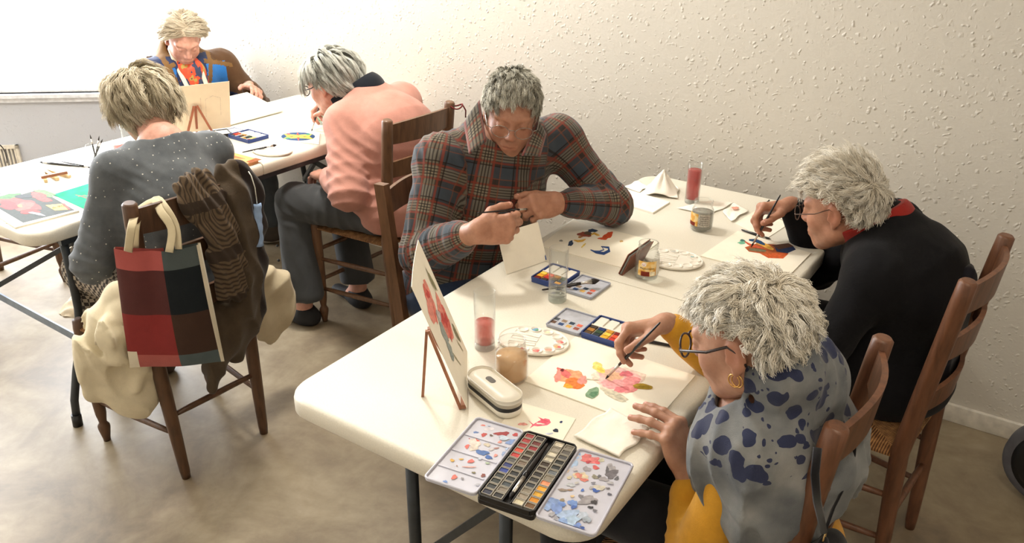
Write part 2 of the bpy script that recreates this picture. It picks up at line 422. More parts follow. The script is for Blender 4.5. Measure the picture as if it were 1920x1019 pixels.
def make_chair(wood, H=.955, square=False, slats=((.895, .075), (.755, .06), (.60, .055)), rake=.05, fw=.205, rw=.163):
    """local +x is the front; origin on the floor under the seat"""
    W_ = WOODS[wood]; t = empty('ladder_back_chair')
    SZ = .455
    def post(z, s):
        x = -.18-(rake*((z-.45)/.5)**1.0 if z > .45 else .02*(.45-z)/.45*1)
        return (x, s*(rw-.012+.024*z), z)
    for s in (-1, 1):
        zs = [0, .03, .15, .3, .45, .6, .75, .9, H-.006, H]
        rr = [.0135, .016, .019, .0215, .0225, .0225, .022, .0215, .0205, .015]
        b = MB()
        if square:
            for z0, z1 in zip(zs, zs[1:-1]): b.bar(post(z0, s), post(z1+.002, s), .024, .042, (1, 0, 0))
        else: b.tube([post(z, s) for z in zs], rr, 16)
        b.build('back_post', W_, t)
        prof = [(.0115, 0), (.0125, .012), (.016, .03), (.0195, .05), (.0195, .062), (.012, .074), (.0135, .085), (.0175, .11), (.0195, .16), (.021, .3), (.0205, .44), (.018, .468), (.010, .474)]
        MB().lathe(prof, 16, (.185, s*fw, 0)).build('front_leg', W_, t)
    for (zc, hh) in slats:
        b = MB(); a0, a1 = post(zc, -1), post(zc, 1)
        def fn(u, v, k):
            y = a0[1]+(a1[1]-a0[1])*u; bow = -.035*math.sin(pi*u); arch = .012*math.sin(pi*u)
            return (post(zc+(v-.5)*hh, 1)[0]+bow+k, y, zc+(v-.5)*hh*(1 if v < .5 else 1)+arch*(v))
        n = 15
        for k in (-.006, .006):
            b.grid(lambda u, v: fn(u, v, k), n, 5)
        f1 = b.v([]);
        for v in (0, 1):
            b.grid(lambda u, w: fn(u, v, -.006+.012*w), n, 2)
        b.build('back_slat', W_, t)
    b = MB()
    def seat(u, v, z):
        x0, x1 = -.19, .195; x = x0+(x1-x0)*u; w = rw+.01+(fw-rw+.002)*u; y = (2*v-1)*w
        e = min(u, 1-u, v, 1-v)*2; return (x, y, z*(1 if e > 0 else 1))
    N = 17
    def top(u, v):
        x, y, _ = seat(u, v, 0); e = min(1, min(u, 1-u, v, 1-v)*8); dip = .012*math.sin(pi*u)*math.sin(pi*v)
        return (x, y, SZ-.012+.016*math.sin(e*pi/2)-dip)
    def bot(u, v):
        x, y, _ = seat(u, v, 0); e = min(1, min(u, 1-u, v, 1-v)*8); return (x, y, SZ-.018-.016*math.sin(e*pi/2))
    b.grid(top, N, N); b.grid(bot, N, N)
    for edge in (lambda q: (q, 0), lambda q: (q, 1), lambda q: (0, q), lambda q: (1, q)):
        b.grid(lambda q, w: tuple(np.array(top(*edge(q)))*(1-w)+np.array(bot(*edge(q)))*w), N, 2)
    b.build('seat', M_rush, t)
    def rung(a, c): b = MB(); a, c = np.array(a), np.array(c); b.tube([a, a*.8+c*.2, a*.5+c*.5, a*.2+c*.8, c], [.0075, .0095, .0105, .0095, .0075], 10); b.build('stretcher', W_, t)
    for z in (.17, .31):
        for s in (-1, 1): rung(post(z, s), (.185, s*fw, z-.01))
    rung(post(.235, -1), post(.235, 1)); rung((.185, -fw, .20), (.185, fw, .20)); rung((.185, -fw, .34), (.185, fw, .34))
    return t
def put(t, x, y, deg, label, group=None):
    t.location = (x, y, 0); t.rotation_euler = (0, 0, math.radians(deg)); return tag(t, label, 'chair', group)
chA = put(make_chair('warm'), *CH['A'], 'wooden ladder-back chair, nearest at right, under the person in the yellow sweater')
chB = put(copy_tree(chA), *CH['B'], 'wooden ladder-back chair with rush seat by the wall, under the person in black')
chE = put(make_chair('dark'), *CH['E'], 'dark wooden chair hung with a plaid tote bag and brown scarf')
chD = put(make_chair('mid'), *CH['D'], 'wooden ladder-back chair with rush seat under the person in the pink sweater')
chC = put(make_chair('mid', H=.93, square=True, slats=((.86, .07), (.66, .06))), *CH['C'], 'wooden chair with flat square posts behind the person in the plaid shirt')
chF = put(make_chair('dark', H=.86, slats=((.80, .07), (.67, .06), (.55, .055))), *CH['F'], 'wooden chair at the window, mostly hidden behind the person in the blue and brown jacket')
chG = put(copy_tree(chE), *CH['G'], 'empty wooden chair on the far side of the back table, only its legs showing below')
# ------------------------------------------------------------------ props
TZ = .7403
def paint(c, rough=.65):
    c = tuple(int(v) for v in c); return mat('paint %d %d %d' % c, c, rough, var=.12, vscale=120, spec=.5 if rough < .5 else .15)
M_paper = mat('watercolour paper', (250, 243, 226), .95, var=.01, bump=.25, bscale=500)
M_card = mat('cream card', (238, 226, 200), .8, var=.015, bump=.15, bscale=400)
M_tissue = mat('white tissue', (250, 244, 232), .9, var=.02, bump=.5, bscale=260)
def thin_glass(name, tint=(.96, .97, .96), body=0, bodyc=(1, 1, 1), edge=1.0):
    t = NT(name); tr = t.n('ShaderNodeBsdfTransparent'); tr.inputs[0].default_value = tuple(tint)+(1,)
    gl = t.n('ShaderNodeBsdfGlossy'); gl.inputs['Roughness'].default_value = .03
    lw = t.n('ShaderNodeLayerWeight'); lw.inputs['Blend'].default_value = .5
    f = t.math('ADD', t.math('MULTIPLY', t.math('POWER', lw.outputs['Facing'], 3.5), .55*edge), .025)
    base = tr.outputs[0]
    if body:
        df = t.n('ShaderNodeBsdfDiffuse'); df.inputs[0].default_value = tuple(bodyc)+(1,)
        m = t.n('ShaderNodeMixShader'); m.inputs[0].default_value = body; t.l(base, m.inputs[1]); t.l(df.outputs[0], m.inputs[2]); base = m.outputs[0]
    m2 = t.n('ShaderNodeMixShader'); t.l(f, m2.inputs[0]); t.l(base, m2.inputs[1]); t.l(gl.outputs[0], m2.inputs[2])
    t.l(m2.outputs[0], t.N['Material Output'].inputs['Surface']); return t.m
M_glass = thin_glass('clear drinking glass', (.972, .978, .974), .015, (.8, .8, .78), 1.35)
M_solidglass = thin_glass('thick glass base', (.90, .92, .91), .12, (.85, .86, .84), 1.6)
def liquid(name, tint, body, bc): return thin_glass(name, tint, body, bc, .5)
L_pink = liquid('pink rinse water', (.93, .50, .48), .45, srgb(226, 120, 112)[:3])
L_red = liquid('red rinse water', (.85, .33, .32), .55, srgb(205, 85, 82)[:3])
L_peach = liquid('cloudy peach water', (.93, .75, .55), .72, srgb(226, 186, 142)[:3])
L_grey = liquid('grey rinse water', (.80, .80, .78), .5, srgb(160, 155, 145)[:3])
L_clear = liquid('clear water', (.95, .96, .95), .03, (.8, .8, .8))
L_green = liquid('green rinse water', (.6, .85, .7), .5, srgb(130, 185, 150)[:3])

def sheet(name, corners, label, cat, blobs=(), z=TZ, t=.0012, m=None, group=None, lines=()):
    """a sheet lying on the table; blobs = (colour, [(x, y) ...]) painted areas"""
    m = m or M_paper; mats = [m]; idx = {}; b = MB()
    b.poly([tuple(c[:2]) for c in corners], z, z+t)
    k = 0
    for col, pts in blobs:
        if col not in idx: idx[col] = len(mats); mats.append(paint(col))
        b.m = idx[col]; k += 1; b.poly([tuple(p[:2]) for p in pts], z+t+.00012+.00003*k)
    return tag(b.build(name, mats), label, cat, group)
def pxs(pts, z=TZ): return [tuple(at(x, y, z)[:2]) for x, y in pts]
def blob(cx, cy, rx, ry, seed, ang=0, jag=.3, z=TZ, n=20): return pxs(splat(cx, cy, 1, seed, n, jag, rx, ry, ang), z)

# painting in front of the person in yellow
R_ = random.Random(3)
bl = [((243, 214, 196), blob(1160, 716, 42, 27, 3)), ((240, 190, 184), blob(1158, 710, 34, 20, 4)), ((232, 150, 150), blob(1180, 724, 22, 14, 5)), ((240, 168, 168), blob(1150, 722, 24, 10, 6)),
      ((240, 186, 150), blob(1152, 708, 15, 9, 7)), ((222, 120, 128), blob(1174, 704, 11, 6, 8)), ((226, 130, 136), blob(1165, 733, 14, 6, 9)), ((238, 196, 170), blob(1140, 702, 10, 7, 12)),
      ((236, 160, 120), blob(1070, 710, 26, 15, 1)), ((232, 128, 66), blob(1076, 722, 18, 10, 2)), ((222, 112, 108), blob(1058, 702, 13, 7, 21, .5)), ((234, 146, 134), blob(1046, 708, 6, 12, 22, .4)),
      ((240, 168, 60), blob(1065, 727, 9, 4, 23)), ((120, 50, 50), blob(1054, 697, 4, 2.5, 24)), ((228, 150, 140), blob(1092, 716, 8, 9, 25)),
      ((236, 220, 130), blob(1122, 692, 13, 8, 31, .5)), ((228, 204, 96), blob(1126, 696, 8, 4, 32, .5)), ((132, 162, 132), blob(1111, 740, 14, 9, 33, -.3, .2)), ((96, 136, 104), blob(1113, 742, 8, 5, 34)),
      ((206, 198, 176), blob(1152, 744, 26, 7, 35, .5)), ((190, 184, 164), blob(1162, 749, 12, 3, 36, .5)), ((176, 146, 56), blob(1205, 728, 20, 5, 37, .12, .15)), ((152, 128, 40), blob(1208, 729, 12, 2.5, 38, .1, .1)),
      ((214, 204, 180), pxs([(1098, 713), (1122, 714), (1122, 716), (1098, 715)]))]
sheet('painting', [(-.838, 1.325), (-.84, 1.562), (-.530, 1.562), (-.530, 1.325)], 'watercolour of pink and orange roses under the brush of the person in the mustard sweater', 'painting', bl, t=.003)
# scrap with the pink fish
bl = [((232, 110, 130), pxs([(989, 789), (1000, 797), (1010, 791), (1022, 786), (1030, 788), (1033, 794), (1026, 799), (1008, 801), (1001, 800), (993, 805), (998, 798)])),
      ((222, 90, 110), pxs([(1004, 796), (1016, 792), (1012, 786), (1008, 783), (1020, 788), (1030, 791), (1020, 797)])), ((246, 232, 222), blob(1013, 796, 7, 1.6, 4, .1)),
      ((60, 75, 110), blob(1052, 793, 3, 2, 5)), ((50, 58, 76), blob(1042, 809, 6, 3, 6)), ((230, 160, 150), blob(980, 797, 8, 3, 8)), ((205, 210, 225), blob(1030, 815, 7, 2, 11))]
sheet('paper_scrap', [(-.803, 1.252), (-.672, 1.268), (-.655, 1.18), (-.79, 1.164)], 'small paper scrap with a pink fish shaped brush test and two blue dots', 'paper', bl)
# painting of the person in plaid
def strokes(pts, w): # ribbon of pixel points
    o = []; 
    for i, (x, y) in enumerate(pts):
        a = pts[max(i-1, 0)]; c = pts[min(i+1, len(pts)-1)]; d = Vector((c[0]-a[0], c[1]-a[1])).normalized(); ww = w*math.sin(pi*(i+.6)/(len(pts)+.2)); o.append((x-d.y*ww, y+d.x*ww, x+d.y*ww, y-d.x*ww))
    return pxs([(q[0], q[1]) for q in o]+[(q[2], q[3]) for q in o][::-1])
bl = [((150, 70, 45), blob(1096, 441, 12, 5, 1)), ((90, 70, 50), blob(1103, 439, 8, 3.5, 2)), ((205, 84, 50), blob(1140, 443, 9, 6, 3, -.5)), ((212, 92, 56), blob(1130, 449, 8, 2.5, 14)), ((45, 66, 92), blob(1111, 434, 8, 3.5, 4)),
      ((48, 66, 96), blob(1070, 458, 6, 4, 5, -.6)), ((226, 176, 70), strokes([(1076, 452), (1084, 454), (1092, 453), (1098, 450)], 2.2)), ((226, 180, 80), strokes([(1108, 442), (1114, 439), (1120, 442), (1124, 443)], 2.2)),
      ((236, 206, 110), strokes([(1090, 466), (1095, 461), (1098, 458)], 1.6)), ((52, 80, 136), strokes([(1107, 470), (1118, 475), (1132, 477), (1142, 472), (1141, 466), (1127, 464)], 3)), ((66, 92, 150), strokes([(1112, 472), (1124, 473), (1132, 470), (1129, 465)], 1.4)),
      ((206, 168, 110), blob(1165, 454, 3, 2, 7)), ((150, 150, 140), blob(1052, 453, 3, 2, 8)), ((178, 120, 60), blob(1088, 446, 4, 2, 9))]
sheet('painting', [(-1.205, 1.985), (-1.226, 2.222), (-.918, 2.216), (-.915, 1.985)], 'unfinished painting with a blue crescent and small red and yellow strokes', 'painting', bl, t=.002)
# painting of the person in black
bl = [((206, 96, 52), pxs([(1424, 477), (1440, 466), (1470, 468), (1478, 478), (1468, 487), (1440, 486)])), ((176, 92, 52), pxs([(1396, 466), (1420, 458), (1470, 462), (1470, 476), (1430, 478), (1404, 474)])),
      ((46, 60, 96), pxs([(1452, 466), (1486, 463), (1492, 470), (1476, 477), (1456, 474)])), ((92, 60, 46), pxs([(1446, 462), (1478, 458), (1488, 464), (1460, 470)])), ((230, 176, 80), strokes([(1418, 457), (1430, 460), (1440, 465), (1450, 470)], 4)),
      ((36, 74, 116), strokes([(1404, 452), (1416, 453), (1426, 457), (1434, 461)], 3.4)), ((122, 190, 160), blob(1391, 457, 8, 3, 5)), ((70, 120, 110), blob(1392, 453, 5, 2, 15)), ((206, 90, 60), strokes([(1396, 455), (1404, 460), (1414, 464), (1430, 468)], 2)),
      ((120, 112, 86), strokes([(1404, 470), (1420, 471), (1436, 473)], 3)), ((206, 92, 76), blob(1449, 501, 7, 2.4, 6, .6)), ((60, 100, 140), blob(1455, 505, 2, 1.4, 7))]
sheet('painting', [(-.772, 2.19), (-.748, 2.441), (-.506, 2.40), (-.514, 2.185)], 'colourful parrot painting under the hand of the person in black', 'painting', bl, t=.003)
sheet('paper_sheet', pxs([(1378, 419), (1418, 395), (1480, 420), (1436, 449)]), 'small blank white paper beside the parrot painting', 'paper')
sheet('paper_sheet', [(-1.24, 2.454), (-1.232, 2.586), (-1.03, 2.551), (-1.035, 2.425)], 'folded flat white paper towel near the crumpled napkin at the wall end', 'paper towel', t=.006, m=M_tissue)

def cloth_sheet(name, px, h, seed, label, cat, m=M_tissue, blobs=None, n=26, peak=None, z0=TZ+.001, wr=1.0, t=.001):
    """crumpled thin sheet over a pixel quadrilateral on the table"""
    C = [np.array(at(x, y)[:2]) for x, y in px]; R = np.random.RandomState(seed); ph = R.rand(8, 3)*6.28
    def fn(u, v):
        p = C[0]*(1-u)*(1-v)+C[1]*u*(1-v)+C[2]*u*v+C[3]*(1-u)*v
        w = 0
        for k in range(6): w += abs(math.sin((u*math.cos(ph[k, 0])+v*math.sin(ph[k, 0]))*(3+k*1.7)+ph[k, 1]))*(1/(1+k*.6))
        z = z0+h*wr*w/3
        if peak:
            pu, pv, ph_, pr_ = peak; d = math.hypot(u-pu, v-pv); z += ph_*max(0, 1-d/pr_)**1.1*(1+.15*math.sin(6*math.atan2(v-pv, u-pu)+ph[0, 2]))
        e = .006*math.sin(9*u+ph[1, 1])*1; return (p[0]+e*(v-.5), p[1]+e*(u-.5), z)
    b = MB(); b.grid(fn, n, n)
    o = b.build(name, m); solidify(o, t, 1); return tag(o, label, cat)
cloth_sheet('paper_towel', [(1076, 822), (1144, 769), (1218, 811), (1161, 863)], .006, 5, 'folded white paper towel at the table corner under the hand of the person in yellow', 'paper towel', t=.004)
cloth_sheet('napkin', [(1200, 366), (1222, 345), (1272, 352), (1270, 374)], .006, 8, 'crumpled white napkin standing up in a peak at the wall end of the table', 'napkin', peak=(.45, .5, .075, .52), n=34)
cloth_sheet('napkin', [(1172, 352), (1196, 340), (1216, 352), (1198, 362)], .003, 9, 'thin flat tissue left of the peaked napkin', 'napkin')
cloth_sheet('napkin', [(1270, 392), (1330, 378), (1377, 382), (1330, 405)], .004, 11, 'white tissue lying behind the labelled jar with grey water', 'napkin')
tt_ = cloth_sheet('napkin', [(1355, 400), (1376, 384), (1402, 398), (1371, 418)], .006, 12, 'small crumpled tissue with a pink stain', 'napkin')
b = MB(); b.poly(blob(1378, 396, 6, 3, 3), TZ+.0115); b.build('stain', paint((240, 170, 150)), tt_)

# --------------------------------------------------------- oval palettes
M_pal = mat('glossy white plastic', (236, 230, 218), .25, var=.01)
def oval_palette(cx, cy, rx, ry, ang, label, spots, wells=10):
    t = empty('paint_palette', (cx, cy, TZ), ang, label, 'palette')
    n = 64; b = MB(); H = .010
    # body with rim, dished wells as inset cups
    prof = [(.93, .0), (1.0, .005), (1.0, .0085), (.985, .010), (.96, .009), (.94, .0075), (.0, .0075)]
    rings = [b.v([(rx*k*math.cos(2*pi*i/n), ry*k*math.sin(2*pi*i/n), z) for i in range(n)]) for k, z in prof[:-1]]
    for a, c in zip(rings, rings[1:]):
        for i in range(n): b.f((a+i, a+(i+1) % n, c+(i+1) % n, c+i), True)
    b.f([rings[-1]+i for i in range(n)]); b.f([rings[0]+i for i in range(n)][::-1])
    b.build('tray', M_pal, t)
    for k in range(wells):
        a = -2.2+4.4*k/(wells-1); px_, py_ = rx*.76*math.cos(a), ry*.74*math.sin(a); w = MB(); rr = min(rx, ry)*.17
        rg = [w.v([(px_+rr*q*math.cos(2*pi*i/24)*1.15, py_+rr*q*math.sin(2*pi*i/24), z) for i in range(24)]) for q, z in ((1.10, .0078), (1.02, .0108), (.95, .0104), (.80, .0082), (.4, .0078))]
        for p_, q_ in zip(rg, rg[1:]):
            for i in range(24): w.f((p_+i, p_+(i+1) % 24, q_+(i+1) % 24, q_+i), True)
        w.f([rg[-1]+i for i in range(24)])
        wo = w.build('well', M_pal, t)
        if k in spots:
            s = MB(); 
            for j, (c, s_) in enumerate(spots[k]): s.m = j; s.poly(splat(px_+(j-.4)*rr*.4, py_, rr*s_, k*7+j, 18, .3), .0082+.0003*j)
            s.build('paint_spot', [paint(c) for c, _ in spots[k]], wo)
    for k in (-1, 0, 1):
        w = MB(); a = k*.28; x0, y0 = -rx*.62, k*ry*.42; x1, y1 = rx*.12, k*ry*.30
        d = Vector((x1-x0, y1-y0, 0)).normalized(); nn = Vector((-d.y, d.x, 0))*ry*.10
        A, B_ = Vector((x0, y0, .0078)), Vector((x1, y1, .0078))
        w.tube([A-nn, B_-nn, B_+nn, A+nn, A-nn], .0012, 6); w.build('divider', M_pal, t)
    return t
oval_palette(-.911, 1.482, .088, .066, .25, 'white oval palette with red and green paint spots between jar and paint tin', {1: [((150, 40, 50), .5)], 2: [((232, 150, 140), .7), ((220, 110, 110), .3)], 3: [((214, 170, 150), .7)], 4: [((226, 180, 130), .7), ((220, 120, 120), .4)], 5: [((230, 170, 160), .7), ((214, 110, 110), .35)], 8: [((120, 160, 190), .7), ((120, 180, 130), .35)], 7: [((238, 224, 190), .6)]})
oval_palette(-.826, 2.115, .086, .070, .2, 'white oval palette with almost clean wells behind the mayonnaise jar', {1: [((226, 220, 204), .6)], 6: [((150, 190, 190), .3), ((60, 140, 150), .2)], 8: [((190, 188, 180), .6)]})
oval_palette(-.600, 2.665, .084, .066, .3, 'white oval palette by the wall beyond the raised brush of the person in black', {2: [((210, 170, 120), .6)], 3: [((222, 190, 150), .6)], 5: [((226, 200, 150), .5)]})
oval_palette(-2.588, 2.169, .086, .066, .1, 'white oval palette with a brush across it on the back table', {2: [((226, 222, 214), .6)]})
oval_palette(-2.92, 1.72, .084, .064, .2, 'white oval palette on the back table beside the short glass of pink water', {})

# --------------------------------------------------------- glasses and jars
def tumbler(xy, r, h, liq, lh, label, lmat=None):
    t = empty('water_glass', (xy[0], xy[1], TZ), 0, label, 'glass'); w = .0014
    MB().lathe([(r*.94, 0), (r*.96, .002), (r, h), (r-w*.5, h+.0008), (r-w, h), (r*.96-w, .016), (.001, .014)], 40, cap1=False).build('wall', M_glass, t)
    MB().lathe([(r*.93, .0005), (r*.94, .003), (r*.945, .013), (.0008, .0128)], 40).build('base', M_solidglass, t)
    if liq: MB().lathe([(.0005, .0165), (r*.96-w-.0004, .0165), (r*.96-w+(r*.04)*lh/h-.0004, lh), (.0005, lh)], 40).build('liquid', lmat, t)
    return t
tumbler((-.995, 1.398), .0255, .150, 1, .070, 'tall slim glass half full of pink water beside the rose card', L_pink)
tumbler((-.979, 1.708), .0255, .150, 1, .034, 'tall slim glass with a little clear water in front of the open paint tin', L_clear)
tumbler((-.972, 2.604), .0255, .142, 1, .118, 'tall glass full of red water near the wall', L_red)
tumbler((-3.035, 1.793), .027, .062, 1, .045, 'short glass of pink water on the back table', L_pink)
tumbler((-3.09, 1.87), .027, .10, 0, 0, 'empty clear glass on the back table behind the pink one')
gl_t = tumbler(at(605, 232)[:2], .028, .09, 1, .055, 'glass of green water beyond the brush hand of the person in pink', L_green)
def jar(xy, r, h, lmat, lh, label):
    t = empty('glass_jar', (xy[0], xy[1], TZ), 0, label, 'jar'); w = .0018
    outer = [(r*.80, 0), (r*.95, .004), (r, .014), (r, h*.60), (r*.97, h*.70), (r*.82, h*.80), (r*.79, h*.83), (r*.84, h*.86), (r*.79, h*.89), (r*.84, h*.92), (r*.80, h*.95), (r*.82, h)]
    inner = [(q-w, z) for q, z in outer[::-1] if z > .003]+[(.001, .006)]
    MB().lathe(outer+inner, 44, cap1=False).build('wall', M_glass, t)
    b = MB(); b.lathe([(r*.80, h*.985), (r*.835, h*.99), (r*.84, h*1.0), (r*.82, h*1.008), (r*.79, h*1.0), (r*.785, h*.985)], 44, cap0=False, cap1=False); b.build('rim', M_glass, t)
    if lmat: MB().lathe([(.0005, .0075), (r*.9, .0075), (r-w-.0005, .016), (r-w-.0005, min(lh, h*.62)), (.0005, min(lh, h*.62))], 44).build('liquid', lmat, t)
    return t
jar((-.868, 1.322), .037, .098, L_peach, .066, 'open glass jar of cloudy peach coloured water beside the roses painting')
jm = jar((-.845, 1.97), .0335, .106, L_clear, .03, 'empty mayonnaise jar with a yellow label and red letter logo')
j2 = jar((-.853, 2.394), .0355, .098, L_grey, .062, 'labelled glass jar of grey water near the tissues')
def label_arc(par, r, a0, a1, z0, z1, m, name='label', off=.0004, n=20):
    b = MB(); b.grid(lambda u, v: ((r+off)*math.cos(a0+(a1-a0)*u), (r+off)*math.sin(a0+(a1-a0)*u), z0+(z1-z0)*v), n, 5); return b.build(name, m, par)
def lm():
    t = NT('yellow printed label'); v = t.coord(); n = t.noise(v, 55, 3)
    t.l(t.ramp(n, [(.40, srgb(236, 208, 150)), (.5, srgb(228, 178, 84)), (.6, srgb(214, 150, 56))]), t.b.inputs['Base Color']); return t.m
M_lab = lm()
def text_on(par, s, size, r, a, z, m, name='lettering', ext=0, flat=None):
    c = bpy.data.curves.new('txt', 'FONT'); c.body = s; c.size = size; c.align_x = 'CENTER'; c.align_y = 'CENTER'; c.resolution_u = 3
    o = bpy.data.objects.new('txt', c); COL.objects.link(o); dg = bpy.context.evaluated_depsgraph_get()
    me = bpy.data.meshes.new_from_object(o.evaluated_get(dg)); bpy.data.objects.remove(o)
    for v in me.vertices:
        x, y = v.co.x, v.co.y
        if flat is not None: p = flat @ Vector((x, y, 0)); v.co = p
        else: q = a+x/r; v.co = ((r+.0009)*math.cos(q), (r+.0009)*math.sin(q), z+y)
    me.materials.clear(); me.materials.append(m); o2 = bpy.data.objects.new(name, me); COL.objects.link(o2)
    if par: o2.parent = par
    return o2
aj = math.atan2(-1.97, .845)
label_arc(jm, .0335, aj-.75, aj+.85, .018, .062, M_lab)
label_arc(jm, .0335, aj+.86, aj+1.7, .018, .062, mat('white label', (222, 214, 200), .6), 'side_label')
label_arc(jm, .0335, aj-.45, aj+.25, .018, .032, paint((122, 48, 34)), 'label_bowl', .0006)
label_arc(jm, .0335, aj+.3, aj+.75, .019, .031, paint((240, 224, 196)), 'label_egg', .0006)
b = MB(); b.grid(lambda u, v: (.0342*math.cos(aj-.25+.0065*v/.0335*math.cos(2*pi*u)), .0342*math.sin(aj-.25+.0065*v/.0335*math.cos(2*pi*u)), .053+.0065*v*math.sin(2*pi*u)), 24, 3); b.build('logo_disc', paint((244, 238, 230)), jm)
text_on(jm, 'U', .011, .0336, aj-.25, .053, paint((196, 30, 40)), 'logo')
text_on(jm, 'Mayonnaise', .0085, .0335, aj+.03, .041, paint((60, 46, 30)), 'lettering')
aj2 = math.atan2(-2.394, .853)
label_arc(j2, .0355, aj2-1.5, aj2-.35, .02, .062, M_lab); label_arc(j2, .0355, aj2-1.5, aj2-.6, .02, .032, paint((122, 48, 34)), 'label_bowl', .0006)
label_arc(j2, .0355, aj2-.33, aj2+.75, .02, .062, mat('grey printed label', (176, 170, 160), .6, var=.25, vscale=300), 'side_label')
for i in range(5): label_arc(j2, .0355, aj2-.2, aj2+.6, .027+i*.0065, .0285+i*.0065, paint((110, 106, 100)), 'label_print', .0006, 10)

# --------------------------------------------------------- brushes and pens
M_ferr = mat('brushed silver ferrule', (196, 192, 184), .3, .9, var=.02)
M_hand_blk = mat('black lacquer', (24, 20, 22), .25, var=.02); M_brist = mat('dark bristles', (34, 28, 26), .8, bump=.4, bscale=900)
M_redwood = mat('dark red lacquer', (70, 26, 26), .3)
def brush(tip, top, label, r=.0032, head=.02, ferr=.028, hm=None, headr=None, tipc=None):
    tip, top = Vector(tuple(map(float, tip))), Vector(tuple(map(float, top))); L = (top-tip).length
    t = empty('paintbrush', tuple(tip), 0, label, 'paintbrush'); M = frame((0, 0, 0), (top-tip), (0, 0, 1) if abs((top-tip).normalized().z) < .9 else (1, 0, 0))
    def T(prof, n=14):
        b = MB(); b.X = M
        rings = [b.v([(x, q*math.cos(2*pi*i/n), q*math.sin(2*pi*i/n)) for i in range(n)]) for q, x in prof]
        for a, c in zip(rings, rings[1:]):
            for i in range(n): b.f((a+i, a+(i+1) % n, c+(i+1) % n, c+i), True)
        b.f([rings[0]+i for i in range(n)][::-1]); b.f([rings[-1]+i for i in range(n)]); return b
    hr = headr or r*.85
    T([(.0003, 0), (hr*.55, head*.3), (hr, head*.65), (hr*.9, head)]).build('bristles', M_brist if tipc is None else paint(tipc), t)
    T([(hr*.92, head-.001), (r*.85, head+ferr*.6), (r*.9, head+ferr)]).build('ferrule', M_ferr, t)
    T([(r*.9, head+ferr-.001), (r*1.15, head+ferr+(L-head-ferr)*.12), (r, head+ferr+(L-head-ferr)*.4), (r*.6, L-.004), (r*.3, L)]).build('handle', hm or M_hand_blk, t)
    return t
P3 = lambda px, z=TZ: at(px[0], px[1], z)
# big mop brush across the far tin (head at the right end)
brush(P3((1125, 526), .766), P3((1016, 544), .7455), 'thick brush with round black tip resting across the open paint tin', .0045, .024, .030, headr=.0085)
brush(P3((1175, 632), .7445), P3((1300, 657), .7445), 'black brush lying beside the small tin near the hand of the person in yellow', .0038, .02, .02)
brush(P3((1446, 449), .7445), P3((1390, 431), .7445), 'black brush lying beside the parrot painting', .004, .02, .02)
b = MB(); b.tube([P3((1428, 399), .745), P3((1440, 379), .745)], .0045, 12); b.tube([P3((1440, 379), .745), P3((1442, 376), .745)], .003, 10); tag(b.build('pen', M_blk), 'short black pen lying near the palette at the wall end', 'pen')
brush(P3((73, 304), .744), P3((150, 312), .744), 'long black brush lying on the back table, end towards the window', .0045, .02, .022)
brush(P3((173, 315), .744), P3((115, 303), .744), 'shorter black brush lying next to the long one on the back table', .004, .02, .022)
# brush lying over the back palette
brush(P3((519, 272), .760), P3((454, 286), .745), 'black brush resting on the oval palette of the back table', .0035, .016, .026, headr=.0055)
# cup of brushes
cu = at(183, 308); tumbler(cu[:2], .03, .075, 0, 0, 'small clear cup holding three upright brushes')
for i, (dx, dy) in enumerate(((-.045, .02), (.0, .03), (.05, .012))):
    brush((cu[0]+dx, cu[1]+dy, .845), (cu[0]-dx*.35, cu[1]-.01, .747), ['dark brush leaning left in the clear cup', 'dark brush standing upright in the clear cup', 'dark brush leaning right in the clear cup'][i], .003, .02, .02)

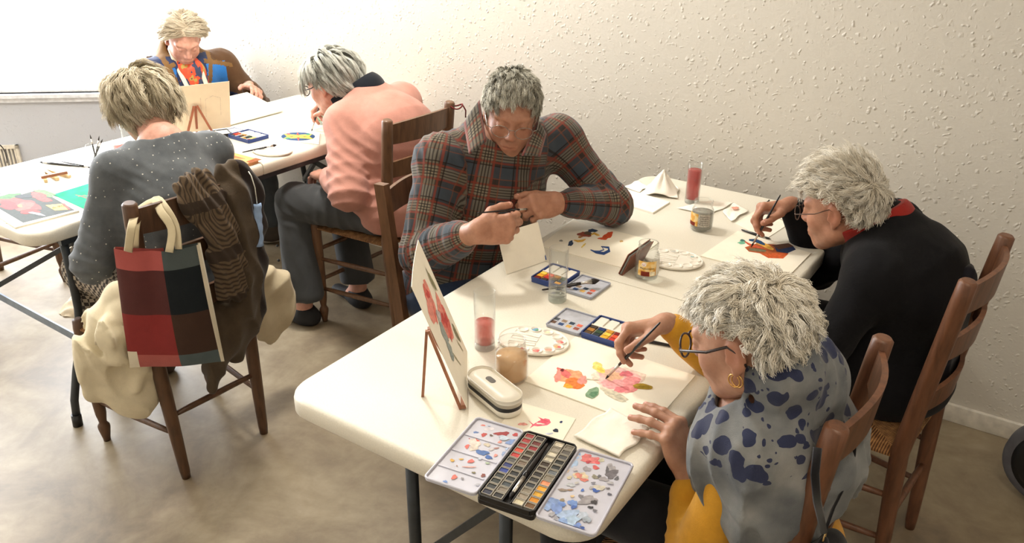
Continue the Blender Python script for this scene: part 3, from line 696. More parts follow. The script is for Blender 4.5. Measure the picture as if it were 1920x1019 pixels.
# --------------------------------------------------------- small paint tins
def tin(frm, base, lid, label, seed, enamel):
    """frm places local coordinates; base/lid = (cx, cy, w, h) local rectangles"""
    t = empty('watercolour_tin', (0, 0, 0), 0, label, 'paint tin')
    M_en = enamel; M_grey = mat('pale grey enamel', (168, 172, 186), .35, .1, var=.02)
    def tray(cx, cy, w, h, d, nm, m, inner, par=t):
        b = MB(); b.X = frm; b.rbox((cx-w/2, cy-h/2, 0), (cx+w/2, cy+h/2, d*.5), .006, .001)
        o = b.build(nm, m, par)
        b = MB(); b.X = frm
        k = .003; x0, x1, y0, y1 = cx-w/2, cx+w/2, cy-h/2, cy+h/2
        for lo, hi in (((x0, y0+k, d*.5), (x0+k, y1-k, d)), ((x1-k, y0+k, d*.5), (x1, y1-k, d)), ((x0+k, y0, d*.5), (x1-k, y0+k, d)), ((x0+k, y1-k, d*.5), (x1-k, y1, d))): b.box(lo, hi)
        b.build('rim', m, o); b = MB(); b.X = frm; b.box((x0+k, y0+k, d*.5), (x1-k, y1-k, d*.56)); b.build('inner_tray', inner, o); return o
    cx, cy, w, h = base; o = tray(cx, cy, w, h, .016, 'paint_base', M_en, M_pal)
    R = random.Random(seed); cols = [(200, 60, 50), (226, 90, 60), (120, 40, 40), (236, 170, 50), (236, 196, 80), (210, 150, 60), (50, 60, 66), (60, 80, 60), (40, 60, 110), (90, 70, 50), (170, 120, 60), (70, 60, 55)]
    for i in range(4):
        for j in range(3):
            b = MB(); b.X = frm; x = cx-w*.5+.0125+j*.0165; y = cy-h*.5+.014+i*(h-.028)/3
            b.box((x-.007, y-.0085, .009), (x+.007, y+.0085, .0135)); b.build('paint_pan', paint(cols[(i*3+j+seed) % 12]), o)
    for i in range(3):
        b = MB(); b.X = frm; b.rbox((cx+w*.04, cy-h*.5+.006+i*h*.31, .009), (cx+w*.47, cy-h*.5+.006+i*h*.31+h*.26, .0125), .004, .001); b.build('mixing_well', M_pal, o)
    b = MB(); b.X = frm; b.box((cx-.002, cy-h/2+.004, .009), (cx+.003, cy+h/2-.004, .0145)); b.build('divider', M_pal, o)
    cx, cy, w, h = lid; o = tray(cx, cy, w, h, .008, 'lid', M_grey, mat('lid lining', (184, 186, 196), .35, var=.06, vscale=60))
    for k, c in enumerate([(150, 84, 70), (214, 110, 90), (200, 160, 90), (60, 74, 90), (60, 80, 120), (150, 130, 110), (110, 84, 70), (80, 84, 90)]):
        b = MB(); b.X = frm; x = cx-w*.32+(k % 2)*.018+.0; y = cy-h*.36+(k//2)*h*.23; b.poly([(x, y), (x+.013, y), (x+.013, y+.014), (x, y+.014)], .0047); b.build('paint_swatch', paint(c), o)
    return t
M_blueen = mat('blue enamel', (44, 68, 132), .3, .1, var=.02)
f1 = frame((-.785, 1.622, TZ), (-.02, 1, 0)); tin(f1, (0, 0, .105, .094), (0, .0985, .105, .094), 'open blue paint tin with lid folded out, between oval palette and roses painting', 0, M_blueen)
f2 = frame((-1.048, 1.815, TZ), (0.02, 1, 0)); tin(f2, (0, 0, .112, .094), (0, -.0985, .112, .094), 'open blue paint tin under the thick brush beside the clear glass', 5, M_blueen)
f3 = frame((-2.82, 2.245, TZ), (.06, 1, 0)); tin(f3, (0, 0, .105, .14), (.0, .12, .10, .09), 'open blue paint tin on the back table', 2, M_blueen)
f4 = frame((-2.95, 2.19, TZ), (.5, 1, 0)); tin(f4, (0, 0, .10, .08), (0, .085, .10, .08), 'open black paint tin behind the easel with the blank card', 4, M_blk)

# --------------------------------------------------------- large paint box
bx = empty('paint_box', (-.652, 1.057, TZ), math.radians(8), 'large black paint box with two splashed mixing trays folded out at the table corner', 'paint box')
M_bk = mat('black enamel tin', (28, 27, 29), .3, .2, var=.02); M_lil = mat('pale lilac enamel', (196, 196, 208), .3, .05, var=.02)
cs = MB(); cs.rbox((-.056, -.106, 0), (.056, .106, .011), .008, .002).build('case', M_bk, bx)
w = MB()
for lo, hi in (((-.056, -.098, .011), (-.053, .098, .021)), ((.053, -.098, .011), (.056, .098, .021)), ((-.048, -.106, .011), (.048, -.103, .021)), ((-.048, .103, .011), (.048, .106, .021))): w.box(lo, hi)
for sx in (-1, 1):
    for sy in (-1, 1): w.bar((sx*.0545, sy*.098, .016), (sx*.048, sy*.1045, .016), .003, .010)
w.build('case_wall', M_bk, bx)
pc = [[(150, 44, 50), (160, 46, 50), (152, 46, 46), (206, 72, 50), (190, 60, 58), (84, 84, 84), (36, 50, 112), (40, 60, 140), (34, 42, 44), (38, 46, 44), (36, 42, 46), (22, 30, 60)],
      [(44, 34, 32), (108, 42, 42), (140, 30, 42), (62, 52, 34), (52, 32, 24), (122, 106, 92), (36, 40, 42), (36, 40, 44), (42, 46, 48), (62, 70, 76), (126, 116, 104), (26, 26, 30)],
      [(206, 196, 176), (150, 142, 130), (214, 206, 186), (196, 188, 168), (52, 36, 26), (50, 36, 34), (38, 34, 36), (38, 36, 38), (46, 50, 56), (132, 122, 106), (146, 134, 118), (206, 196, 166)],
      [(122, 114, 102), (92, 88, 84), (80, 80, 82), (36, 38, 38), (40, 44, 48), (108, 114, 120), (134, 126, 112), (238, 152, 112), (232, 162, 44), (214, 162, 52), (204, 132, 24), (112, 78, 44)]]
M_pan = mat('clear pan plastic', (170, 164, 152), .3, var=.03); M_wet = {}
for c, x in enumerate((-.0415, -.0195, .0205, .0425)):
    for r in range(12):
        y = .093-r*.0166; b = MB(); x0, x1, y0, y1 = x-.0095, x+.0095, y-.0075, y+.0075
        b.box((x0, y0, .011), (x1, y1, .0155)); 
        for lo, hi in (((x0, y0, .0155), (x0+.0012, y1, .0195)), ((x1-.0012, y0, .0155), (x1, y1, .0195)), ((x0+.0012, y0, .0155), (x1-.0012, y0+.0012, .0195)), ((x0+.0012, y1-.0012, .0155), (x1-.0012, y1, .0195))): b.box(lo, hi)
        b.m = 1; b.poly([(x0+.0012, y0+.0012), (x1-.0012, y0+.0012), (x1-.0012, y1-.0012), (x0+.0012, y1-.0012)], .0155, .0178)
        b.build('paint_pan', [M_pan, paint(pc[c][r], .3)], bx)
b = MB(); b.box((-.0085, -.100, .011), (-.0065, .100, .0195)); b.box((.0075, -.100, .011), (.0095, .100, .0195)); b.build('slot_rail', M_bk, bx)
# splashed trays: tray polygons in the box frame
BI = (Matrix.Translation((-.652, 1.057, TZ)) @ Matrix.Rotation(math.radians(8), 4, 'Z')).inverted()
def tray_blobs(lst, z):
    out = []
    for i, (cx, cy, rx, ry, c) in enumerate(lst):
        P = []
        for (x, y) in splat(780+cx/3.652, 740+cy/3.652, 1, i*3+1, 18, .38, rx/3.652, ry/3.652): q = BI @ Vector(tuple(float(v) for v in at(x, y, TZ+z))); P.append((q.x, q.y))
        out.append((c, P))
    return out
def big_tray(name, x0, x1, zt, blobs, ridges):
    b = MB(); b.rbox((x0, -.106, zt-.009), (x1, .106, zt-.005), .010, .0015)
    o = b.build(name, [M_lil, M_bk], bx)
    b = MB(); R = .010; n = 6; pts = []
    for cx, cy, a0 in ((x1-R, .106-R, 0), (x0+R, .106-R, pi/2), (x0+R, -.106+R, pi), (x1-R, -.106+R, 1.5*pi)):
        for i in range(n+1): a = a0+pi/2*i/n; pts.append((cx+(R-.0015)*math.cos(a), cy+(R-.0015)*math.sin(a), zt-.003))
    pts.append(pts[0]); b.tube(pts, .0024, 8); b.build('rim', M_lil, o)
    for y in ridges: b = MB(); b.bar((x0+.006, y, zt-.0045), (x1-.006, y, zt-.0045), .0035, .003); b.build('ridge', M_lil, o)
    mats = []; ix = {}; b = MB()
    for k, (c, P) in enumerate(blobs):
        if c not in ix: ix[c] = len(mats); mats.append(paint(c, .35))
        P = [(min(max(x, x0+.006), x1-.006), min(max(y, -.099), .099)) for x, y in P]
        b.m = ix[c]; b.poly(P, zt-.0048+.00004*k)
    s = b.build('paint_stains', mats, o); s['kind'] = 'stuff'
LB = [(460, 210, 14, 6, (206, 110, 100)), (410, 258, 16, 8, (90, 120, 176)), (500, 235, 30, 14, (206, 200, 206)), (465, 275, 20, 12, (176, 60, 56)), (575, 268, 34, 14, (156, 44, 48)), (610, 268, 22, 18, (150, 40, 46)), (680, 275, 22, 10, (176, 56, 60)), (515, 280, 12, 7, (90, 70, 56)),
      (655, 325, 34, 20, (120, 146, 196)), (415, 318, 18, 14, (210, 84, 66)), (400, 330, 40, 26, (214, 200, 190)), (350, 356, 15, 14, (206, 92, 80)), (395, 365, 36, 18, (206, 192, 178)), (575, 325, 13, 10, (206, 140, 130)), (487, 345, 22, 12, (190, 180, 160)), (365, 302, 5, 3, (160, 60, 70)),
      (455, 398, 42, 18, (66, 104, 164)), (497, 430, 24, 13, (50, 92, 160)), (610, 410, 22, 20, (140, 160, 196)), (545, 418, 14, 9, (206, 130, 120)), (550, 368, 18, 5, (170, 120, 110)), (515, 378, 18, 8, (196, 190, 190)), (615, 420, 8, 12, (90, 120, 176)),
      (248, 452, 16, 9, (226, 176, 80)), (310, 444, 14, 6, (206, 160, 60)), (376, 458, 20, 14, (214, 100, 92)), (490, 472, 14, 8, (160, 176, 150)), (365, 498, 42, 5, (206, 150, 140)), (395, 537, 12, 7, (110, 100, 60)), (460, 556, 14, 13, (130, 60, 50)), (280, 490, 5, 5, (150, 110, 90)),
      (262, 568, 20, 15, (206, 100, 84)), (200, 600, 14, 12, (106, 144, 206)), (318, 578, 9, 9, (130, 126, 130)), (308, 655, 26, 10, (226, 200, 150)), (430, 620, 30, 8, (176, 176, 186)), (500, 215, 9, 5, (180, 190, 214)), (625, 375, 14, 8, (170, 190, 220)), (600, 300, 36, 16, (186, 200, 216)), (440, 440, 20, 8, (190, 200, 216))]
RB = [(1115, 405, 12, 12, (120, 156, 206)), (1085, 430, 26, 16, (150, 176, 210)), (1080, 470, 26, 30, (160, 184, 214)), (1165, 430, 34, 24, (206, 110, 110)), (1200, 450, 52, 26, (214, 120, 120)), (1180, 462, 16, 12, (176, 60, 70)), (1245, 462, 20, 14, (206, 90, 96)), (1230, 500, 22, 14, (196, 90, 90)), (1270, 450, 18, 14, (190, 186, 160)),
      (1170, 510, 26, 18, (150, 146, 152)), (1335, 500, 30, 26, (160, 156, 160)), (1340, 545, 42, 30, (110, 106, 112)), (1310, 520, 14, 22, (96, 94, 100)), (1375, 575, 14, 14, (90, 90, 96)), (1130, 560, 50, 28, (206, 190, 160)), (1115, 555, 26, 16, (206, 130, 116)), (1150, 585, 28, 12, (206, 120, 110)),
      (1225, 565, 22, 14, (140, 136, 120)), (1285, 580, 30, 16, (150, 146, 150)), (1255, 560, 14, 9, (90, 90, 96)), (1035, 525, 14, 10, (206, 180, 150)), (1050, 570, 16, 12, (200, 190, 160)), (1060, 620, 26, 14, (180, 184, 190)), (1005, 655, 34, 9, (150, 136, 126)), (1055, 655, 18, 7, (150, 120, 96)),
      (1140, 657, 10, 11, (80, 116, 190)), (1232, 658, 22, 16, (60, 96, 176)), (1255, 640, 36, 20, (196, 190, 176)), (1315, 645, 12, 7, (100, 96, 100)), (1200, 640, 14, 12, (160, 156, 160)), (1325, 685, 14, 9, (90, 90, 100)),
      (1175, 725, 62, 28, (150, 146, 150)), (1220, 740, 20, 15, (60, 56, 60)), (1195, 775, 18, 9, (50, 50, 56)), (1130, 700, 18, 12, (120, 118, 124)), (1000, 725, 22, 8, (150, 136, 110)), (1070, 700, 12, 9, (230, 200, 150)),
      (915, 725, 28, 16, (86, 116, 180)), (950, 740, 60, 22, (130, 156, 206)), (905, 770, 32, 24, (140, 166, 210)), (965, 790, 34, 44, (120, 146, 200)), (1000, 755, 28, 14, (100, 130, 190)), (1075, 750, 32, 26, (110, 140, 196)), (1080, 775, 20, 12, (70, 100, 170)), (1040, 830, 70, 40, (160, 180, 210)),
      (1060, 870, 60, 34, (164, 186, 210)), (1010, 870, 30, 22, (130, 156, 200)), (1105, 905, 26, 20, (110, 136, 196)), (1140, 928, 20, 18, (60, 90, 160)), (930, 825, 20, 16, (160, 160, 166)), (955, 860, 16, 18, (150, 152, 160)), (1170, 860, 26, 24, (150, 160, 172)), (1140, 830, 40, 20, (180, 190, 206)), (1225, 800, 14, 10, (110, 110, 118)), (1100, 610, 16, 8, (190, 186, 180)), (1330, 610, 20, 10, (170, 168, 172)), (1215, 610, 14, 8, (130, 130, 140)), (1090, 520, 14, 9, (196, 190, 196))]
big_tray('mixing_tray', -.166, -.058, .020, tray_blobs(LB, .016), (.045, -.008, -.060))
big_tray('folding_lid', .058, .170, .018, tray_blobs(RB, .014), ())
brush(BI.inverted() @ Vector((.0005, -.088, .017)), BI.inverted() @ Vector((.0005, .085, .020)), 'thick black brush in the middle slot of the large paint box', .0055, .018, .045, headr=.004)

# --------------------------------------------------------- spectacle case
gc = empty('spectacle_case', (0, 0, 0), 0, 'white hard spectacle case in front of the jar of peach water', 'spectacle case')
A_, B_ = at(905, 735)+np.array([0, 0, 0]), at(950, 772); d_ = (B_-A_)/np.linalg.norm(B_-A_); cc = (A_+B_)/2; Fm = frame((cc[0], cc[1], TZ), d_)
M_wp = mat('matt white shell', (232, 226, 212), .4, var=.02)
def shell(z0, z1, nm, m, k=1.0):
    b = MB(); b.X = Fm; b.rbox((-.078*k, -.031*k, z0), (.078*k, .031*k, z1), .029*k, min(.018, (z1-z0)*.48), 10, 6); return b.build(nm, m, gc)
shell(.0, .024, 'bottom_shell', M_wp); shell(.010, .030, 'seam', M_blk, .985); 
b = MB(); b.X = Fm; b.rbox((-.078, -.031, .026), (.078, .031, .047), .030, .0195, 12, 8); b.build('lid', M_wp, gc)
b = MB(); b.X = Fm; b.rbox((-.028, -.007, .0465), (.0, .007, .0478), .0069, .0005, 8); b.build('badge', mat('dark grey badge', (92, 88, 84), .4), gc)

# --------------------------------------------------------- phone in a brown case
ph = empty('phone', (0, 0, 0), 0, 'phone in brown leather case leaning against the mayonnaise jar', 'phone')
a0 = np.array(at(1163, 516)); d0 = np.array(at(1212, 480))-a0; d0 = d0/np.linalg.norm(d0); nrm = np.cross(d0, (0, 0, 1)); nrm = nrm/np.linalg.norm(nrm)
upv = np.array([0, 0, 1])*.93-nrm*.36*np.sign(nrm@np.array([1, 0, 0]))*-1
Pm = frame((a0[0], a0[1], TZ+.001), d0, tuple(upv))
b = MB(); b.X = Pm; b.rbox((0, -.0035, 0), (.135, .0035, .068), .003, .003); b.build('body', mat('grey phone metal', (120, 116, 112), .35, .3), ph)
b = MB(); b.X = Pm; b.rbox((-.001, .004, 0), (.137, .007, .07), .0015, .001); b.rbox((-.001, -.007, 0), (.137, -.004, .07), .0015, .001); b.box((-.001, -.006, -.0005), (.137, .006, .001)); b.build('case', mat('brown leather', (120, 66, 44), .5, bump=.3, bscale=400), ph)

# --------------------------------------------------------- standing cards and easels
M_ew = mat('reddish easel wood', (150, 98, 70), .5, vscale=60); M_lw = mat('pale easel wood', (214, 186, 138), .5, vscale=60)
def standing_card(BL, BR, TL, name, label, mats, blobs_uv, par=None, t=.0012, side=1, curl=0, cat='card'):
    BL, BR, TL = map(lambda v: np.array(v, float), (BL, BR, TL)); u = BR-BL; v = TL-BL; n = np.cross(u, v); n /= np.linalg.norm(n)
    b = MB(); N = 8
    def P(a, c, off): return BL+u*a+v*c+n*(off+curl*math.sin(pi*a)*c)
    for off in (0, -t*side): b.grid(lambda a, c: P(a, c, off), N, N)
    for e in (lambda q: (q, 0), lambda q: (q, 1), lambda q: (0, q), lambda q: (1, q)): b.grid(lambda q, w_: P(*e(q), -t*side*w_), N, 2)
    for k, (mi, pts) in enumerate(blobs_uv):
        b.m = mi; i0 = b.v([P(a, c, side*(.0003+.00005*k)) for a, c in pts]); b.f(range(i0, i0+len(pts)))
    return tag(b.build(name, mats), label, cat)
def uvb(cx, cy, rx, ry, s, ang=0, jag=.35): return splat(cx, cy, 1, s, 20, jag, rx, ry, ang)
BLr, BRr, TLr = (-.871, 1.159, .752), (-1.005, 1.342, .752), (-.943, 1.085, 1.045)
# u from near bottom corner to far bottom corner, v upward
rb = []
for i, (cx, cy, rx, ry, c, s_, an) in enumerate([
        (.40, .70, .20, .13, 1, 1, .1), (.40, .72, .14, .10, 2, 2, .3), (.36, .68, .09, .06, 3, 3, 0), (.46, .74, .06, .05, 3, 4, 0), (.42, .64, .12, .03, 2, 5, .6),
        (.66, .46, .20, .14, 1, 6, .2), (.66, .48, .14, .10, 2, 7, 0), (.70, .42, .08, .07, 3, 8, 0), (.60, .50, .07, .05, 3, 9, 0), (.66, .36, .14, .04, 2, 10, .3),
        (.82, .72, .05, .10, 4, 11, .1), (.82, .72, .03, .08, 5, 12, .1), (.40, .46, .07, .10, 6, 13, -.3), (.34, .34, .08, .08, 6, 14, .4), (.86, .24, .05, .08, 5, 15, .5), (.50, .56, .07, .05, 7, 16, 0), (.42, .22, .012, .09, 4, 17, .5), (.78, .16, .010, .09, 4, 18, .5)]):
    rb.append((c, uvb(cx, cy, rx, ry, s_, an)))
rc = standing_card(BLr, BRr, TLr, 'painted_card', 'cream card with painted pink roses leaning on a small easel', [M_paper, paint((236, 150, 136)), paint((226, 116, 104)), paint((204, 78, 74)), paint((178, 172, 140)), paint((140, 136, 104)), paint((160, 170, 166)), paint((200, 190, 190))], rb, curl=-.003, side=1, cat='painting')
def mini_easel(base, ang, lean, label, h=.20, m=None, w=.10, ledge=.035, back=.075):
    """local x across, front towards -y"""
    t = empty('table_easel', (base[0], base[1], TZ), ang, label, 'easel'); m = m or M_ew
    for s in (-1, 1): b = MB(); b.bar((s*w*.5, 0, .0005), (s*.006, lean, h), .009, .006, (0, 1, 0)); b.build('front_leg', m, t)
    b = MB(); b.bar((0, lean+back, .0005), (0, lean+.004, h*.98), .009, .006, (0, 1, 0)); b.build('rear_leg', m, t)
    b = MB(); b.bar((-w*.55, -.006, ledge), (w*.55, -.006, ledge), .012, .009); b.build('ledge', m, t)
    return t
ub = np.array(BRr)-np.array(BLr); angb = math.atan2(ub[1], ub[0]); nb = np.array([-ub[1], ub[0], 0])/np.linalg.norm(ub)
mb_ = (np.array(BLr)+np.array(BRr))/2
sgn = 1 if nb@(np.array(TLr)-np.array(BLr)) > 0 else -1
mini_easel(np.array(BLr)+ub/np.linalg.norm(ub)*.064+nb*sgn*.014, angb+(0 if sgn > 0 else pi), .064, 'small reddish wooden easel holding the rose card', .165, None, .10, .008, .018)
# card with its own easel on the back table (the back of the card is seen)
standing_card((-3.021, 2.011, .775), (-2.914, 2.234, .775), (-2.95, 1.98, .985), 'blank_card', 'cream card with a faint pencil sketch standing on an easel on the back table', [M_card, paint((214, 202, 180))],
              [(1, [(.60, .68), (.72, .74), (.84, .68), (.84, .67), (.72, .73), (.60, .67)]), (1, [(.52, .3), (.522, .72), (.53, .72), (.53, .3)]), (1, [(.60, .3), (.60, .68), (.606, .68), (.606, .3)]), (1, [(.84, .3), (.84, .68), (.846, .68), (.846, .3)])], side=1)
mini_easel((-2.925, 2.085), math.atan2(.223, .107)+0, -.0, 'small wooden easel with splayed legs in front of the sketched card', .155, mat('easel brown', (156, 96, 70), .5), .13, .012)
# easel folded flat
fe = empty('table_easel', (0, 0, 0), 0, 'small pale wooden easel folded flat on the back table', 'easel')
q0 = [at(x, y, TZ+.006) for x, y in ((78, 318), (86, 340), (108, 336), (131, 331), (95, 317))]
b = MB(); b.bar(q0[0], q0[1], .012, .01); b.build('front_leg', M_lw, fe); b = MB(); b.bar(at(76, 316, TZ+.008), q0[2], .012, .01); b.build('rear_leg', M_lw, fe); b = MB(); b.bar(at(80, 316, TZ+.006), q0[3], .012, .01); b.build('front_leg', M_lw, fe)
b = MB(); b.bar(at(77, 333, TZ+.016), at(126, 323, TZ+.016), .010, .010); b.build('ledge', M_ew, fe)

# --------------------------------------------------------- things on the back table
bl = [((52, 58, 52), pxs([(-18, 384), (74, 358), (141, 397), (44, 421)])), ((66, 110, 60), blob(10, 374, 26, 7, 3, -.2)), ((96, 130, 80), blob(84, 365, 22, 5, 5, .3)),
      ((222, 70, 66), blob(38, 384, 36, 9, 1, .1, .45)), ((236, 92, 84), blob(44, 390, 20, 8, 12)), ((206, 56, 56), blob(18, 388, 18, 8, 22)), ((224, 72, 66), blob(76, 372, 20, 7, 2, .2, .4)), ((206, 60, 56), blob(56, 400, 16, 5, 4)), ((230, 150, 90), blob(38, 389, 5, 2.5, 6)), ((46, 52, 54), blob(45, 371, 15, 4, 7)),
      ((140, 140, 150), blob(70, 404, 14, 2.5, 8, .2)), ((236, 196, 90), pxs([(86, 388), (116, 385), (133, 396), (104, 398)])), ((196, 70, 56), pxs([(116, 385), (122, 384.5), (133, 396), (128, 396.3)]))]
mg = sheet('magazine', [(-2.95, 1.20), (-2.902, 1.389), (-2.60, 1.352), (-2.626, 1.155)], 'magazine with red poinsettias and a yellow box on its cover', 'magazine', bl, t=.005)
text_on(mg, '6,90', .022, 1, 0, 0, paint((60, 50, 40)), 'price', flat=Matrix.Translation((float(at(110, 391)[0]), float(at(110, 391)[1]), TZ+.0064)) @ Matrix.Rotation(math.radians(70), 4, 'Z'))
sheet('paper_sheet', pxs([(-30, 402), (10, 395), (40, 408), (10, 420)]), 'tan sheet sticking out under the magazine', 'paper', m=M_card, t=.0005, z=TZ-.0001)
sheet('green_sheet', [(-2.827, 1.392), (-2.834, 1.575), (-2.575, 1.513), (-2.605, 1.375)], 'green sheet with a small red sketch on the back table', 'paper', [((110, 90, 70), strokes([(141, 366), (150, 368), (162, 372), (168, 374)], 1.2)), ((120, 96, 80), strokes([(146, 370), (158, 367), (170, 370)], .8))], m=mat('green paper', (54, 178, 132), .9, spec=.1), t=.001)
sheet('paper_sheet', pxs([(524, 262), (560, 244), (600, 250), (598, 272)]), 'white sheet with a round mandala painting in front of the person in pink', 'painting',
      [((44, 76, 120), blob(559, 257, 32, 8, 2, 0, 0)), ((232, 206, 84), pxs([(532, 252), (559, 254), (586, 252), (580, 257), (588, 262), (559, 260), (530, 262), (538, 257)])), ((216, 84, 70), pxs([(555, 256), (558, 249), (562, 256), (580, 257), (562, 259), (560, 265), (556, 259), (538, 257)])),
       ((70, 140, 110), blob(540, 260, 5, 1.6, 4)), ((70, 140, 110), blob(578, 253, 5, 1.4, 5)), ((214, 110, 90), blob(541, 253, 4, 1.4, 6)), ((232, 206, 84), blob(559, 257, 9, 2.4, 7))], t=.002)
sheet('wooden_board', [(-2.83, 2.045), (-2.525, 2.04), (-2.515, 1.90), (-2.80, 1.88)], 'orange painted wooden board at the table edge by the dark chair', 'board',
      [((214, 120, 84), pxs([(400, 284), (440, 294), (462, 304), (430, 302)])), ((236, 176, 110), pxs([(398, 281), (480, 303), (470, 306), (402, 286)])), ((196, 84, 66), blob(420, 300, 16, 5, 4, .3)), ((150, 90, 56), pxs([(480, 302), (492, 305), (470, 312), (462, 309)]))], m=mat('orange wood', (222, 160, 100), .5), t=.012)
# pad held by the person at the window
pdm = MB(); q = [at(433, 206, .745), at(540, 178, .80), at(486, 173, .84), at(434, 196, .77)]
i0 = pdm.v([(-3.03, 2.25, .748), (-3.02, 2.62, .748), (-3.26, 2.62, .800), (-3.27, 2.25, .800)]); pdm.f([i0, i0+1, i0+2, i0+3]); pdo = pdm.build('sketch_pad', M_paper); solidify(pdo, .006, 0)
tag(pdo, 'large white pad tilted in the hands of the person at the window', 'sketch pad')
# papers and black case near the wall
sheet('paper_sheet', pxs([(752, 232), (770, 208), (792, 212), (780, 226)]), 'white papers at the wall end of the back table, right of the pink sweater', 'paper', t=.004)
b = MB(); p_, q_ = at(778, 222, TZ+.006), at(795, 210, TZ+.006); b.bar(p_, q_, .03, .011); tag(b.build('pencil_case', M_blk), 'small black case on the papers at the wall end of the back table', 'case')
# reading glasses at the left end
sp = empty('spectacles', (0, 0, 0), 0, 'thin wire spectacles lying beside the magazine at the left frame edge', 'spectacles')
M_wire = mat('thin dark metal', (60, 56, 54), .35, .6)
e0 = at(8, 360, TZ+.004); b = MB(); b.tube([(e0[0]+.020*math.cos(a)*.7, e0[1]+.026*math.sin(a), TZ+.004) for a in np.linspace(0, 2*pi, 28)], .0008, 6); b.build('rim', M_wire, sp)
e1 = at(-14, 366, TZ+.004); b = MB(); b.tube([(e1[0]+.020*math.cos(a)*.7, e1[1]+.026*math.sin(a), TZ+.004) for a in np.linspace(0, 2*pi, 28)], .0008, 6); b.build('rim', M_wire, sp)
b = MB(); b.tube([at(-2, 362, TZ+.006), at(-6, 361, TZ+.008), at(-9, 364, TZ+.006)], .0008, 6); b.build('bridge', M_wire, sp)

# --------------------------------------------------------- floor things
pb_ = empty('cloth_pouch', tuple(at(155, 583, 0)), 0, 'small beige pouch lying on the floor under the back table', 'pouch')
b = MB(); c_ = at(155, 583, 0)
e_a, e_b = at(115, 592, 0)-c_, at(190, 565, 0)-c_; dd = (e_b-e_a); 
def pf(u, v):
    p = e_a+dd*u; wv = np.array([-dd[1], dd[0], 0])/np.linalg.norm(dd); w = .02+.085*math.sin(pi*min(u*.75+.02, 1)); s = (2*v-1)
    return (p[0]+wv[0]*w*s, p[1]+wv[1]*w*s, .002+.055*(math.sin(pi*min(u*.8, 1)))*(1-s*s)**.6+.004*math.sin(20*u+5*s))
b.grid(pf, 24, 18); b.build('cloth', mat('beige cotton', (206, 190, 164), .85, bump=.4, bscale=300), pb_)
b = MB(); b.grid(lambda u, v: tuple(np.array(pf(u, v))*np.array([1, 1, 0])+np.array([0, 0, .001])), 24, 2); b.build('flap', mat('beige cotton', (0, 0, 0)), pb_)
# round floor machine at the right frame edge
rv = at(1958, 952, 0); rr_ = empty('vacuum_cleaner', tuple(rv), 0, 'dark round machine with grey rim at the right frame edge', 'vacuum cleaner')
rv_M = Matrix.Rotation(math.radians(75), 4, Vector((.55, .83, 0)))
dview = Vector((-rv[0], -rv[1], 0)).normalized()
b = MB(); b.X = Matrix.Translation((0, 0, .15)) @ frame((0, 0, 0), (0, 0, 1), tuple(dview+Vector((0, 0, .1)))); b.lathe([(.10, -.06), (.148, -.03), (.15, .0), (.142, .012), (.125, .014)], 48); b.build('tyre', mat('grey rubber', (92, 92, 98), .6), rr_)
b = MB(); b.X = Matrix.Translation((0, 0, .15)) @ frame((0, 0, 0), (0, 0, 1), tuple(dview+Vector((0, 0, .1)))); b.lathe([(.126, .013), (.10, .022), (.06, .026), (.001, .027)], 48); b.build('hub', M_blk, rr_)
# cable by the empty chair
cb_ = MB(); q = [at(0, 272, .5), at(5, 277, .45), at(10, 287, .38), at(13, 300, .30), at(13, 312, .2), at(9, 330, .08), at(6, 338, .01)]; cb_.tube(q, .003, 8); tag(cb_.build('cable', M_blk), 'thin black cable hanging beside the empty chair at the left edge', 'cable')
# ------------------------------------------------------------------ soft surfaces: distance fields turned into meshes
def _h(ix, iy, iz, s):
    n = (ix.astype(np.int64)*374761393+iy.astype(np.int64)*668265263+iz.astype(np.int64)*2147483647+s*144665) & 0xffffffff
    n = ((n ^ (n >> 13))*1274126177) & 0xffffffff
    return ((n ^ (n >> 16)) & 0xffff)/65535.0
def vn(p, seed=0):
    """value noise in -1..1"""
    i = np.floor(p).astype(np.int64); f = p-i; f = f*f*(3-2*f); r = 0
    for a in (0, 1):
        for b in (0, 1):
            for c in (0, 1):
                w = (f[:, 0] if a else 1-f[:, 0])*(f[:, 1] if b else 1-f[:, 1])*(f[:, 2] if c else 1-f[:, 2])
                r = r+w*_h(i[:, 0]+a, i[:, 1]+b, i[:, 2]+c, seed)
    return r*2-1
def unit(v): v = np.array(v, float); return v/np.linalg.norm(v)
def A3(*v): return np.array(v, float)
def cap(a, b, ra, rb=None, k=.02, n=None, q=1.0, op='u'):
    return dict(t='c', a=np.array(a, float), b=np.array(b, float), ra=ra, rb=ra if rb is None else rb, k=k, n=None if n is None else unit(n), q=q, op=op)
def ell(c, r, M=None, k=.02, op='u'):
    r = (r, r, r) if isinstance(r, (int, float)) else r
    return dict(t='e', c=np.array(c, float), r=np.array(r, float), M=np.eye(3) if M is None else np.array(M), k=k, op=op)
def cut(pt, n, k=.004): return dict(t='p', a=np.array(pt, float), n=unit(n), k=k, op='i')
def chain(pts, rs, k=.02, n=None, q=1.0):
    return [cap(pts[i], pts[i+1], rs[i], rs[i+1], k, n, q) for i in range(len(pts)-1)]
def xf(prims, M, o):
    """prims given in a local frame (columns of M are the axes) to world"""
    out = []
    for p in prims:
        d = dict(p)
        if d['t'] in 'cp': 
            d['a'] = M@p['a']+o
            if d['t'] == 'c': d['b'] = M@p['b']+o
            if d.get('n') is not None: d['n'] = M@p['n']
        else: d['c'] = M@p['c']+o; d['M'] = M@p['M']
        out.append(d)
    return out
